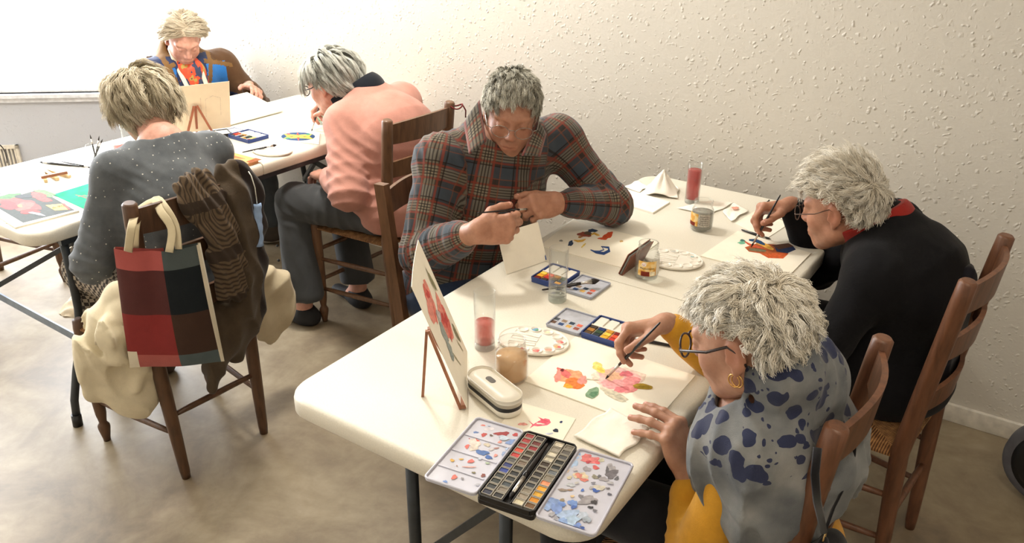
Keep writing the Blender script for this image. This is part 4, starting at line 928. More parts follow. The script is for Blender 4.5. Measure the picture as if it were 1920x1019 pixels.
def _ev(p, X, Y, Z):
    if p['t'] == 'c':
        a, b = p['a'], p['b']; ab = b-a; L = ab@ab+1e-12
        x, y, z = X-a[0], Y-a[1], Z-a[2]
        t = np.clip((x*ab[0]+y*ab[1]+z*ab[2])/L, 0, 1)
        x = x-t*ab[0]; y = y-t*ab[1]; z = z-t*ab[2]; r = p['ra']+(p['rb']-p['ra'])*t
        d2 = x*x+y*y+z*z
        if p['n'] is not None and p['q'] != 1:
            dn = x*p['n'][0]+y*p['n'][1]+z*p['n'][2]; l = np.sqrt(d2-dn*dn+(dn/p['q'])**2+1e-12)
            g = np.sqrt((d2-dn*dn)+(dn/p['q']**2)**2+1e-12)/l
            return (l-r)/g
        return np.sqrt(d2+1e-12)-r
    if p['t'] == 'e':
        x, y, z = X-p['c'][0], Y-p['c'][1], Z-p['c'][2]; M, r = p['M'], p['r']
        u = [(x*M[0, i]+y*M[1, i]+z*M[2, i])/r[i] for i in range(3)]
        k0 = np.sqrt(u[0]**2+u[1]**2+u[2]**2+1e-12); k1 = np.sqrt((u[0]/r[0])**2+(u[1]/r[1])**2+(u[2]/r[2])**2+1e-12)
        return k0*(k0-1)/k1
    return (X-p['a'][0])*p['n'][0]+(Y-p['a'][1])*p['n'][1]+(Z-p['a'][2])*p['n'][2]
def _bb(p):
    if p['t'] == 'c': r = max(p['ra'], p['rb']); return np.minimum(p['a'], p['b'])-r, np.maximum(p['a'], p['b'])+r
    r = max(p['r']); return p['c']-r, p['c']+r
def field_mesh(prims, h, disp=None, band=.02):
    ad = [p for p in prims if p['op'] == 'u']
    lo = np.min([_bb(p)[0] for p in ad], 0)-3*h-.01; hi = np.max([_bb(p)[1] for p in ad], 0)+3*h+.01
    n = np.ceil((hi-lo)/h).astype(int)+1
    ax = [lo[i]+h*np.arange(n[i]) for i in range(3)]
    f = np.full(n, .5, np.float32)
    for p in prims:
        if p['t'] == 'p':
            d = _ev(p, ax[0][:, None, None], ax[1][None, :, None], ax[2][None, None, :]).astype(np.float32)
            f = np.maximum(f, d); continue
        a, b = _bb(p); m = p['k']+.02+3*h
        i0 = np.maximum(np.floor((a-m-lo)/h).astype(int), 0); i1 = np.minimum(np.ceil((b+m-lo)/h).astype(int)+1, n)
        if (i1 <= i0).any(): continue
        sl = tuple(slice(i0[i], i1[i]) for i in range(3)); g = f[sl]
        d = _ev(p, ax[0][sl[0]][:, None, None], ax[1][sl[1]][None, :, None], ax[2][sl[2]][None, None, :]).astype(np.float32); k = p['k']
        if p['op'] == 'u': hh = np.maximum(k-np.abs(g-d), 0)/k; f[sl] = np.minimum(g, d)-hh*hh*k*.25
        else: hh = np.maximum(k-np.abs(g+d), 0)/k; f[sl] = np.maximum(g, -d)+hh*hh*k*.25
    if disp is not None:
        w = np.argwhere(np.abs(f) < band); P = lo+w*h; f[tuple(w.T)] += disp(P).astype(np.float32)
    # surface nets
    s = f < 0; c = s[:-1, :-1, :-1].astype(np.int8)
    tot = sum(s[i:n[0]-1+i, j:n[1]-1+j, k:n[2]-1+k].astype(np.int8) for i in (0, 1) for j in (0, 1) for k in (0, 1))
    act = np.argwhere((tot > 0) & (tot < 8)); idx = np.full(tot.shape, -1, np.int32); idx[tuple(act.T)] = np.arange(len(act))
    cor = [(i, j, k) for i in (0, 1) for j in (0, 1) for k in (0, 1)]
    val = np.stack([f[act[:, 0]+i, act[:, 1]+j, act[:, 2]+k] for i, j, k in cor], 1)
    acc = np.zeros((len(act), 3)); cnt = np.zeros(len(act))
    for u in range(8):
        for v in range(u+1, 8):
            du = np.array(cor[v])-np.array(cor[u])
            if np.abs(du).sum() != 1: continue
            a, b = val[:, u], val[:, v]; m = (a < 0) != (b < 0); t = np.where(m, a/np.where(m, a-b, 1), 0)
            acc += m[:, None]*(np.array(cor[u])+t[:, None]*du); cnt += m
    V = lo+(act+acc/cnt[:, None])*h
    Q = []
    for d in range(3):
        e1, e2 = [(1, 2), (2, 0), (0, 1)][d]; sh = [slice(None)]*3; sa = list(sh); sb = list(sh); sa[d] = slice(0, -1); sb[d] = slice(1, None)
        A, B = s[tuple(sa)], s[tuple(sb)]; w = np.argwhere(A != B); w = w[(w[:, e1] > 0) & (w[:, e2] > 0) & (w[:, e1] < n[e1]-1) & (w[:, e2] < n[e2]-1)]
        o1 = np.zeros(3, int); o1[e1] = 1; o2 = np.zeros(3, int); o2[e2] = 1
        q = np.stack([idx[tuple((w-o1-o2).T)], idx[tuple((w-o2).T)], idx[tuple(w.T)], idx[tuple((w-o1).T)]], 1)
        fl = B[tuple(w.T)]; q[fl] = q[fl][:, ::-1]; Q.append(q[(q >= 0).all(1)])
    return V, np.concatenate(Q)
def relax(V, Q, it=2, lam=.5):
    """Laplacian smoothing of a quad mesh"""
    e = np.concatenate([Q[:, [0, 1]], Q[:, [1, 2]], Q[:, [2, 3]], Q[:, [3, 0]]])
    for _ in range(it):
        a = np.zeros_like(V); c = np.bincount(e.ravel(), minlength=len(V)).astype(float)
        for k in range(3): a[:, k] = np.bincount(e[:, 0], V[e[:, 1], k], len(V))+np.bincount(e[:, 1], V[e[:, 0], k], len(V))
        V = V+lam*(a/np.maximum(c, 1)[:, None]-V)
    return V
def join(parts):
    V = []; Q = []; o = 0
    for v, q in parts: V.append(v); Q.append(q+o); o += len(v)
    return np.concatenate(V), np.concatenate(Q)
def ik(a, c, l1, l2, pole):
    a, c, pole = map(lambda v: np.array(v, float), (a, c, pole)); d = c-a; L = np.linalg.norm(d); l = min(L, (l1+l2)*.999); n = d/L
    x = (l1*l1-l2*l2+l*l)/(2*l); hh = math.sqrt(max(l1*l1-x*x, 0)); q = pole-a; q = q-n*(q@n); q /= np.linalg.norm(q); return a+n*x+q*hh

# ------------------------------------------------------------------ anatomy
def head_frame(fwd, up): # columns: right, forward, up
    f = unit(fwd); u = np.array(up, float); u = unit(u-f*(u@f)); return np.stack([np.cross(f, u), f, u], 1)
def head_prims(jaw=1.0, nose=1.0):
    P = [ell((0, -.012, .030), (.074, .094, .083)), ell((0, .028, -.028), (.060*jaw, .062, .080), k=.03)]
    for s in (-1, 1):
        P += [cap((s*.047*jaw, .005, -.062), (s*.010, .062, -.094), .020, .018, .03), ell((s*.036, .058, -.032), (.021, .020, .022), k=.025)]
        P += [cap((s*.012, .083, .020), (s*.042, .072, .024), .0105, .010, .018)]
    P += [ell((0, .068, -.098), (.019, .017, .016), k=.022), cap((0, .086, .014), (0, .106*nose, -.026), .0072, .0108, .014)]
    for s in (-1, 1): P += [ell((s*.011, .097, -.031), (.0075, .0095, .0075), k=.008)]
    P += [ell((0, .076, -.062), (.027, .019, .024), k=.02)]
    for s in (-1, 1): P += [ell((s*.031, .098, .004), (.017, .012, .012), k=.012, op='s'), ell((s*.031, .0785, .004), .0132, k=.005), cap((s*.020, .0925, -.0015), (s*.042, .0885, -.0015), .0009, .0009, .003, op='s')]
    P += [cap((-.021, .0895, -.0605), (0, .0955, -.058), .0042, .005, .006), cap((.021, .0895, -.0605), (0, .0955, -.058), .0042, .005, .006), cap((-.016, .0895, -.0695), (.016, .0895, -.0695), .0055, .0055, .007),
          cap((-.023, .095, -.0645), (.023, .095, -.0645), .0014, .0014, .003, op='s'), ell((0, .1005, -.0475), (.003, .004, .007), k=.005, op='s')]
    for s in (-1, 1):
        P += [cap((s*.028, .088, -.048), (s*.018, .1, -.036), .001, .001, .006, op='s')]
        P += [ell((s*.0765, -.012, -.002), (.0065, .0185, .031), k=.006), ell((s*.0845, -.008, .000), (.0055, .0105, .018), k=.004, op='s'), ell((s*.073, -.004, -.032), (.0055, .0075, .010), k=.006), ell((s*.0775, .004, -.010), (.004, .004, .007), k=.003)]
    return P
FX = [.027, .0085, -.0115, -.029]; FY = [.087, .092, .087, .077]; FL = [(.042, .025, .020), (.046, .028, .021), (.042, .027, .021), (.033, .020, .018)]; FR = [.0090, .0092, .0088, .0078]
def hand(W, fd, nd, side, curls, thumb, s=1.0, thick=1.0):
    """side +1 left, -1 right; curls = (mcp, pip, dip, splay) degrees per finger; thumb = three local directions"""
    Y = unit(fd); Z = np.array(nd, float); Z = unit(Z-Y*(Z@Y)); X = np.cross(Y, Z); M = np.stack([X*side, Y, Z], 1); W = np.array(W, float)
    P = []; tips = {}
    for i in range(4):
        c0 = A3(FX[i]*.55, .012, 0); m0 = A3(FX[i], FY[i], .002-.002*abs(i-1))
        P.append(cap(c0*s, m0*s, .0125*s*thick, .0108*s*thick, .012))
        a, b, c, sp = [math.radians(v) for v in curls[i]]; p = m0.copy(); th = 0; r = FR[i]*thick
        for j, (L, da) in enumerate(zip(FL[i], (a, b, c))):
            th += da; d = A3(math.sin(sp)*math.cos(th), math.cos(sp)*math.cos(th), -math.sin(th)); q = p+d*L
            r1 = r*(.93 if j < 2 else .82); P.append(cap(p*s, q*s, r*s, r1*s, .004 if j else .006)); 
            if j == 0: P.append(ell((p+A3(0, 0, .0015))*s, .0098*s*thick, k=.006))
            if j == 1: P.append(ell((p)*s, r*1.07*s, k=.004))
            r = r1; p = q
        nn = A3(math.sin(sp)*math.sin(th), math.cos(sp)*math.sin(th), math.cos(th)); tips[i] = (W+M@(p*s), M@d, M@nn, r*s)
    P += [ell(A3(.0, .048, -.006)*s, (.036*s, .042*s, .0125*s*thick), k=.015), ell(A3(-.024, .035, -.010)*s, (.012*s, .030*s, .011*s), k=.015)]
    p = A3(.018, .016, -.006); r = .0135*thick
    for j, (L, d) in enumerate(zip((.044, .033, .026), thumb)):
        d = unit(d); q = p+d*L; r1 = [.0118, .0102, .0085][j]*thick; P.append(cap(p*s, q*s, r*s, r1*s, .016 if j == 0 else .005)); r = r1; p = q
    tips['t'] = (W+M@(p*s), M@d, M@unit(np.cross(d, A3(0, 1, 0))+A3(0, 0, .3)), r*s)
    return [dict(q) for q in xf(P, M, W)], tips
RELAX = [(18, 22, 14, 4), (22, 26, 16, 0), (26, 30, 18, -4), (30, 34, 20, -9)]
FLAT = [(8, 10, 6, 9), (8, 10, 6, 2), (9, 12, 7, -5), (11, 14, 8, -13)]
PINCH = [(46, 42, 18, 2), (58, 46, 22, 0), (66, 60, 34, -2), (68, 66, 38, -4)]
T_REL = [(.75, .62, -.35), (.45, .85, -.25), (.35, .9, -.2)]
T_FLAT = [(.85, .55, -.15), (.62, .78, -.05), (.5, .86, 0)]
T_PIN = [(.55, .70, -.50), (.12, .90, -.42), (-.05, .92, -.35)]

# ------------------------------------------------------------------ skin, hair, cloth materials
def skin_mat(name, c, red=(.72, .25, .2)):
    t = NT(name); v = t.coord(); a = t.n('ShaderNodeAttribute', attribute_name='red'); n = t.noise(v, 38, 5, .6)
    c = srgb(*c); lo = (c[0]*.86, c[1]*.78, c[2]*.74, 1); hi = (min(1, c[0]*1.08), c[1]*1.06, c[2]*1.04, 1)
    base = t.ramp(n, [(.35, lo), (.65, hi)]); rd = (c[0]*.92, c[1]*.66, c[2]*.62, 1)
    t.l(t.mix(a.outputs['Fac'], base, rd), t.b.inputs['Base Color']); t.b.inputs['Roughness'].default_value = .5
    t.b.inputs['Subsurface Weight'].default_value = .12; t.b.inputs['Subsurface Radius'].default_value = (.008, .003, .0015); t.b.inputs['Subsurface Scale'].default_value = 1
    nn = t.bump(t.noise(v, 160, 4, .7), .25, .002); t.l(t.bump(t.noise(v, 45, 3), .25, .004, nn), t.b.inputs['Normal']); return t.m
def hair_mat(name, dark, mid, light):
    t = NT(name); a = t.n('ShaderNodeAttribute', attribute_name='rnd')
    t.l(t.ramp(a.outputs['Fac'], [(.05, srgb(*dark)), (.45, srgb(*mid)), (.9, srgb(*light))]), t.b.inputs['Base Color'])
    t.b.inputs['Roughness'].default_value = .55; t.b.inputs['Specular IOR Level'].default_value = .3; return t.m
def knit(name, c, bs=260, st=.5, var=.12, rough=.9, sheen=.15, c2=None):
    t = NT(name); v = t.coord(); n = t.noise(v, 16, 6, .65); c = srgb(*c); c2 = srgb(*c2) if c2 else tuple(min(1, x*(1+var*1.6)) for x in c[:3])+(1,)
    t.l(t.ramp(n, [(.3, tuple(x*(1-var*1.6) for x in c[:3])+(1,)), (.7, c2)]), t.b.inputs['Base Color'])
    t.b.inputs['Roughness'].default_value = rough; t.b.inputs['Sheen Weight'].default_value = sheen; t.b.inputs['Specular IOR Level'].default_value = .15
    t.l(t.bump(t.noise(v, bs, 3, .6), st, .002), t.b.inputs['Normal']); return t.m

# ------------------------------------------------------------------ hair
HL = ([-.12, -.045, -.02, .0, .03, .055, .08, .11], [-.082, -.075, -.035, .022, .036, .055, .082, .095])
def make_hair(parent, base, M, o, m, style, seed=1, K=260, per=34, hl=HL, cover=None):
    R = np.random.RandomState(seed); C0 = A3(0, -.012, .030); r0 = A3(.0765, .0965, .0855)
    def mask(p): return p[:, 2] > np.interp(p[:, 1], hl[0], hl[1])
    def sample(n):
        d = R.randn(n*6, 3); d /= np.linalg.norm(d, axis=1)[:, None]; p = C0+d*r0; p = p[mask(p)]; return p[:n]
    G = sample(K); S = 10; L = style['len']*(1+style.get('lvar', .3)*(R.rand(len(G))-.5)*2)
    if 'lfn' in style: L = L*style['lfn'](G)
    nrm = lambda p: (lambda g: g/np.linalg.norm(g, axis=1)[:, None])((p-C0)/r0**2)
    crown = np.array(style.get('crown', (0, -.055, .105))); lay = R.rand(len(G))
    p = G.copy(); d = nrm(p); path = [p.copy()]
    wph = R.rand(len(G))*6.28; down = M.T@A3(0, 0, -1)
    for i in range(S-1):
        n = nrm(p); t = p-crown; t = t-n*(t*n).sum(1)[:, None]; t /= np.linalg.norm(t, axis=1)[:, None]+1e-6
        cb = np.array(style.get('comb', (0, 0, 0)), float); t = t*style.get('rad', 1)+cb
        if 'combfn' in style: t = t+style['combfn'](p)
        t = t-n*(t*n).sum(1)[:, None]*.8; t /= np.linalg.norm(t, axis=1)[:, None]+1e-6
        u = (i+1)/S; tgt = t+n*style['lift']*(1-u*style.get('fall', 1))*(.4+lay[:, None])+down*style.get('grav', .3)*u
        ns = np.stack([vn(p*style.get('nf', 18)+s*7.7+u*2, seed+s) for s in range(3)], 1)*style.get('nz', .5); tgt = tgt+ns
        d = d*.45+tgt*.55; d /= np.linalg.norm(d, axis=1)[:, None]; p = p+d*(L/S)[:, None]
        q = (p-C0)/(r0+.002+style.get('vol', .01)*lay[:, None]*min(1, u*2)); ql = np.linalg.norm(q, axis=1); mm = ql < 1; p[mm] = C0+(q[mm]/ql[mm, None])*(r0+.002+style.get('vol', .01)*lay[mm, None]*min(1, u*2)); path.append(p.copy())
    GP = np.stack(path, 1)
    # locks: curl of the guide
    s = np.linspace(0, 1, S); n0 = nrm(G); e2 = np.cross(n0, GP[:, -1]-GP[:, 0]); e2 /= np.linalg.norm(e2, axis=1)[:, None]+1e-9
    cr = style.get('curl', .004); w = style.get('turns', 1.2)*6.28
    GP = GP+cr*s[None, :, None]*(np.sin(w*s[None]+wph[:, None])[:, :, None]*e2[:, None]+.6*np.cos(w*s[None]+wph[:, None])[:, :, None]*n0[:, None])
    ch = sample(K*per); D = ((ch[:, None, :]-G[None])**2).sum(2) if len(ch)*K < 4e6 else None
    if D is None:
        near = np.concatenate([(((c[:, None, :]-G[None])**2).sum(2)).argmin(1) for c in np.array_split(ch, 8)])
    else: near = D.argmin(1)
    off = ch-G[near]; tight = style.get('clump', .6)*(.7+.6*R.rand(len(ch)))
    P = GP[near]+off[:, None, :]*(1-np.clip(tight[:, None]*s[None], 0, .93))[:, :, None]
    fz = style.get('frizz', .0025); f1 = R.randn(len(ch), 3)*fz; f2 = R.randn(len(ch), 3)*fz
    P = P+f1[:, None]*(s[None, :, None]**1.2)+f2[:, None]*np.sin(6.28*s*1.3)[None, :, None]
    ln = .7+.3*R.rand(len(ch)); # vary length: resample
    si = s[None]*ln[:, None]*(S-1); i0 = np.floor(si).astype(int).clip(0, S-2); fr = (si-i0)[:, :, None]; rows = np.arange(len(ch))[:, None]
    P = P[rows, i0]*(1-fr)+P[rows, i0+1]*fr
    P = P@M.T+o-base
    T = np.gradient(P, axis=1); T /= np.linalg.norm(T, axis=2)[:, :, None]+1e-9
    up = np.array([.31, .27, .91]); e = np.cross(T, up); e /= np.linalg.norm(e, axis=2)[:, :, None]+1e-9; g = np.cross(T, e)
    rad = style.get('r', .0009)*(1-.65*s**1.5); N = len(ch)
    ring = np.stack([P+rad[None, :, None]*(math.cos(a)*e+math.sin(a)*g) for a in (0, 2.094, 4.189)], 2)     # N,S,3,3
    V = ring.reshape(-1, 3); ids = np.arange(N*S*3).reshape(N, S, 3)
    Q = np.stack([np.stack([ids[:, :-1, j], ids[:, :-1, (j+1) % 3], ids[:, 1:, (j+1) % 3], ids[:, 1:, j]], 3 - 1) for j in range(3)], 0).reshape(-1, 4)
    cl = R.rand(K)[near]*.55+R.rand(N)*.45
    if 'shade' in style: cl = np.clip(cl+style['shade'](ch), 0, 1)
    rnd = np.repeat(cl, S*3)
    # scalp cover under the strands
    nu, nv = 60, 40; th = np.linspace(0, 2*pi, nu, endpoint=False); fi = np.linspace(.02, pi-.02, nv)
    sp = np.stack([np.outer(np.sin(fi), np.cos(th)), np.outer(np.sin(fi), np.sin(th)), np.outer(np.cos(fi), np.ones(nu))], 2).reshape(-1, 3)*(r0+.0012)+C0
    iq = np.array([[j*nu+i, (j+1)*nu+i, (j+1)*nu+(i+1) % nu, j*nu+(i+1) % nu] for j in range(nv-1) for i in range(nu)])
    keep = mask(sp[iq].mean(1)); iq = iq[keep]; used = np.unique(iq); mp = -np.ones(len(sp), int); mp[used] = np.arange(len(used))
    V = np.concatenate([V, sp[used]@M.T+o-base]); Q = np.concatenate([Q, mp[iq]+N*S*3]); rnd = np.concatenate([rnd, np.full(len(used), .25)])
    return big_mesh('hair', V, Q, m, parent, {'rnd': rnd})
def spectacles(parent, base, M, o, m, wide=.029, tall=.019, r=.0013, drop=.004, y=.108, thick_temple=.0018, square=.6, nosed=0):
    g = empty('spectacles'); g.parent = parent; B = M; T = lambda p: tuple(B@np.array(p, float)+o-base)
    for s in (-1, 1):
        pts = []
        for a in np.linspace(0, 2*pi, 33):
            ca, sa = math.cos(a), math.sin(a); q = 2/(1+square*1.5); x = abs(ca)**q*np.sign(ca)*wide*.9; z = abs(sa)**q*np.sign(sa)*tall
            pts.append(T((s*.034+x, y-.010*((s*.034+x)/.06)**2, -drop+z+.0)))
        b = MB(); b.tube(pts, r, 8, cap=False); b.build('rim', m, g)
        b = MB(); b.tube([T((s*.061, y-.010, .002)), T((s*.073, y-.018, .004)), T((s*.0785, .04, .006)), T((s*.0795, -.002, .018)), T((s*.0785, -.020, .005)), T((s*.077, -.028, -.018))], thick_temple, 8, flat=1.0); b.build('temple', m, g)
    b = MB(); b.tube([T((-.009, y, .002)), T((-.004, y+.003, .006)), T((.004, y+.003, .006)), T((.009, y, .002))], r, 8); b.build('bridge', m, g)
    return g

# ------------------------------------------------------------------ the person builder
def folds(cs, amp=.004, wl=.028, reach=.10, seed=0, base=.0025, bf=(16, 16, 9), hard=1):
    def fn(P):
        d = base*(vn(P*np.array(bf), seed)+.5*vn(P*np.array(bf)*2.1, seed+1)); 
        w = vn(P*9, seed+5)
        for c, axd in cs:
            c = np.array(c, float); axd = unit(axd); q = P-c; r = np.linalg.norm(q, axis=1); ph = (q@axd)/wl*6.28+w*3.2
            d = d-amp*np.exp(-(r/reach)**2)*(1-np.abs(np.sin(ph*.5)))*hard
        return d
    return fn
def bone_coords(V, bones):
    """per vertex (along, around, which) of the nearest bone, metres; for woven patterns"""
    best = np.full(len(V), 9.); out = np.zeros((len(V), 3))
    for i, (a, b, r, ref, bias) in enumerate(bones):
        a, b = np.array(a, float), np.array(b, float); ab = b-a; L = np.linalg.norm(ab); n = ab/L; t = np.clip((V-a)@n, 0, L); q = V-a-np.outer(t, n); d = np.linalg.norm(q, axis=1)-r+bias
        e1 = np.array(ref, float); e1 = unit(e1-n*(e1@n)); e2 = np.cross(n, e1); an = np.arctan2(q@e2, q@e1)
        m = d < best; best[m] = d[m]; out[m] = np.stack([(V-a)@n, an*r, np.full(len(V), i*1.0)], 1)[m]
    return out
class Person:
    def __init__(s, base, label, skin):
        s.base = A3(*base); s.label = label; s.skin = skin; s.parts = []; s.late = []
    def head(s, o, fwd, up, **k): s.o = A3(*o); s.M = head_frame(fwd, up); s.hp = xf(head_prims(**k), s.M, s.o); return s
    def L(s, p): return s.M@np.array(p, float)+s.o
    def build(s, body, neck, hands, red_extra=()):
        """body: coarse prims hidden under clothes; neck: base point; hands: lists of prims"""
        nk = [cap(s.L((0, -.022, -.045)), neck, .050, .056, .03)]
        v0, q0 = field_mesh(s.hp+nk, .0028); v0 = relax(v0, q0, 1, .4)
        v1, q1 = field_mesh(body, .009)
        parts = [(v0, q0), (v1, q1)]
        for hp in hands: v, q = field_mesh(hp, .0021); parts.append((relax(v, q, 1, .4), q))
        V, Q = join(parts); red = np.zeros(len(V)); X = (V-s.o)@s.M
        def gs(c, r, a): return a*np.exp(-(((X-np.array(c))/np.array(r))**2).sum(1))
        for c, r, a in (((0, .098, -.064), (.024, .02, .008), .75), ((0, .108, -.026), (.014, .02, .014), .45), ((.04, .07, -.028), (.022, .03, .02), .4), ((-.04, .07, -.028), (.022, .03, .02), .4), ((.08, -.01, 0), (.012, .03, .04), .6), ((-.08, -.01, 0), (.012, .03, .04), .6)): red = np.maximum(red, gs(c, r, a))
        for c, r, a in red_extra: red = np.maximum(red, a*np.exp(-(((V-np.array(c))**2).sum(1))/r**2))
        s.root = big_mesh('person', V-s.base, Q, s.skin, None, {'red': red}); s.root.location = s.base
        return tag(s.root, s.label, 'person')
    def cloth(s, name, prims, m, h=.006, disp=None, bones=None, matfn=None, sm=1, parent=None, label=None, attrs=None):
        V, Q = field_mesh(prims, h, disp); V = relax(V, Q, sm, .5); at_ = {}
        if bones: at_['pc'] = bone_coords(V, bones)
        if attrs: at_.update(attrs(V))
        o = big_mesh(name, V-s.base, Q, m, parent or s.root, at_)
        if matfn: 
            c = V[Q].mean(1); o.data.polygons.foreach_set('material_index', matfn(c).astype(np.int32)); o.data.update()
        if label: o['label'] = label
        return o
    def mb(s, name, b, m, parent=None):
        b.V = [tuple(np.array(v)-s.base) for v in b.V]; return b.build(name, m, parent or s.root)
def brush_at(tip, thru, L, label, **k):
    tip = np.array(tip, float); d = unit(np.array(thru, float)-tip); return brush(tip, tip+d*L, label, **k)
def nails(P, tips, m):
    b = MB()
    for k, (p, d, n, r) in tips.items():
        z = unit(n); y = unit(d); x = np.cross(y, z); c = p-y*r*.2+z*r*.82; b.X = Matrix(((x[0], y[0], z[0], c[0]), (x[1], y[1], z[1], c[1]), (x[2], y[2], z[2], c[2]), (0, 0, 0, 1))); b.ball((0, 0, 0), (r*.62, r*.8, r*.22), 12, 6)
    return P.mb('fingernails', b, m)
def legs(hL, hR, kL, kR, aL, aR, r=(.088, .064, .058, .047), k=.03):
    return chain([hL, kL, aL], [r[0], r[1], r[3]], k)+chain([hR, kR, aR], [r[0], r[1], r[3]], k)+[cap(kL, kL+(np.array(aL)-kL)*.5, r[1], r[2], .02), cap(kR, kR+(np.array(aR)-kR)*.5, r[1], r[2], .02)]
def shoe_prims(an, d, L=.25, w=.044):
    an = np.array(an, float); d = unit((d[0], d[1], 0)); heel = A3(an[0], an[1], .035)-d*.035; toe = heel+d*(L-.07)
    return [cap(heel, heel+d*.05, .036, .036, .02), cap(heel+d*.05, toe, .036, .030, .03, A3(0, 0, 1), .75), cap(an+A3(0, 0, -.01), heel+d*.02, .038, .038, .03), cut((0, 0, .003), (0, 0, -1))]
def torso(pel, nk, shL, shR, fwd, wp=.165, wc=.165, q=.72, back=0, mid=None, k=.06, chest=0, ws=.072):
    """flattened trunk from the seat to the collar"""
    pel, nk, shL, shR = [np.array(v, float) for v in (pel, nk, shL, shR)]; f = unit(fwd); sm = (shL+shR)/2
    lo = pel*.72+sm*.28; hi_ = pel*.28+sm*.72+(-f*back if mid is None else 0)
    if mid is not None: hi_ = np.array(mid, float)
    P = [cap(pel, lo, wp, wp*.94, k, f, q*.95), cap(lo, hi_, wp*.94, wc, k, f, q), cap(hi_, sm*.92+hi_*.08, wc, wc*.72, k, f, q), cap(shL, shR, ws, ws, k, None), cap(sm, nk, ws*1.1, ws*.86, .05)]
    if chest: P += [ell((pel*.38+sm*.62)+f*wc*q*.62, (.14, .09, .09), k=.06)]
    return P

def grip_hand(W0, grip, fd, nd, side, curls, thumb, s=1.0, thick=1.0):
    """hand whose thumb and finger tips close on the point grip; returns wrist, prims, tips"""
    _, t = hand(W0, fd, nd, side, curls, thumb, s, thick); pin = (t[0][0]+t['t'][0]+t[1][0]*.4)/2.4
    W = A3(*W0)+(A3(*grip)-pin); P, t = hand(W, fd, nd, side, curls, thumb, s, thick); return W, P, t
# ------------------------------------------------------------------ the people
S_warm = skin_mat('warm aged skin', (182, 138, 114)); S_tan = skin_mat('reddish skin', (176, 128, 104)); S_pale = skin_mat('pale pink skin', (210, 160, 142))
H_white = hair_mat('white curly hair', (200, 190, 172), (236, 230, 216), (250, 247, 240)); H_white2 = hair_mat('soft white hair', (194, 184, 166), (232, 224, 208), (248, 244, 234))
H_grey = hair_mat('grey hair', (110, 106, 96), (172, 168, 154), (222, 218, 204)); H_silver = hair_mat('silver straight hair', (128, 128, 120), (202, 202, 192), (244, 242, 234))
H_ash = hair_mat('ash blond grey hair', (142, 128, 104), (204, 190, 162), (242, 232, 210)); H_fair = hair_mat('fair grey hair', (170, 152, 128), (216, 202, 178), (240, 230, 210))
M_blackw = knit('black wool', (20, 20, 23), 200, .35, .1, sheen=.05); M_denim = knit('dark denim', (40, 52, 74), 300, .3)

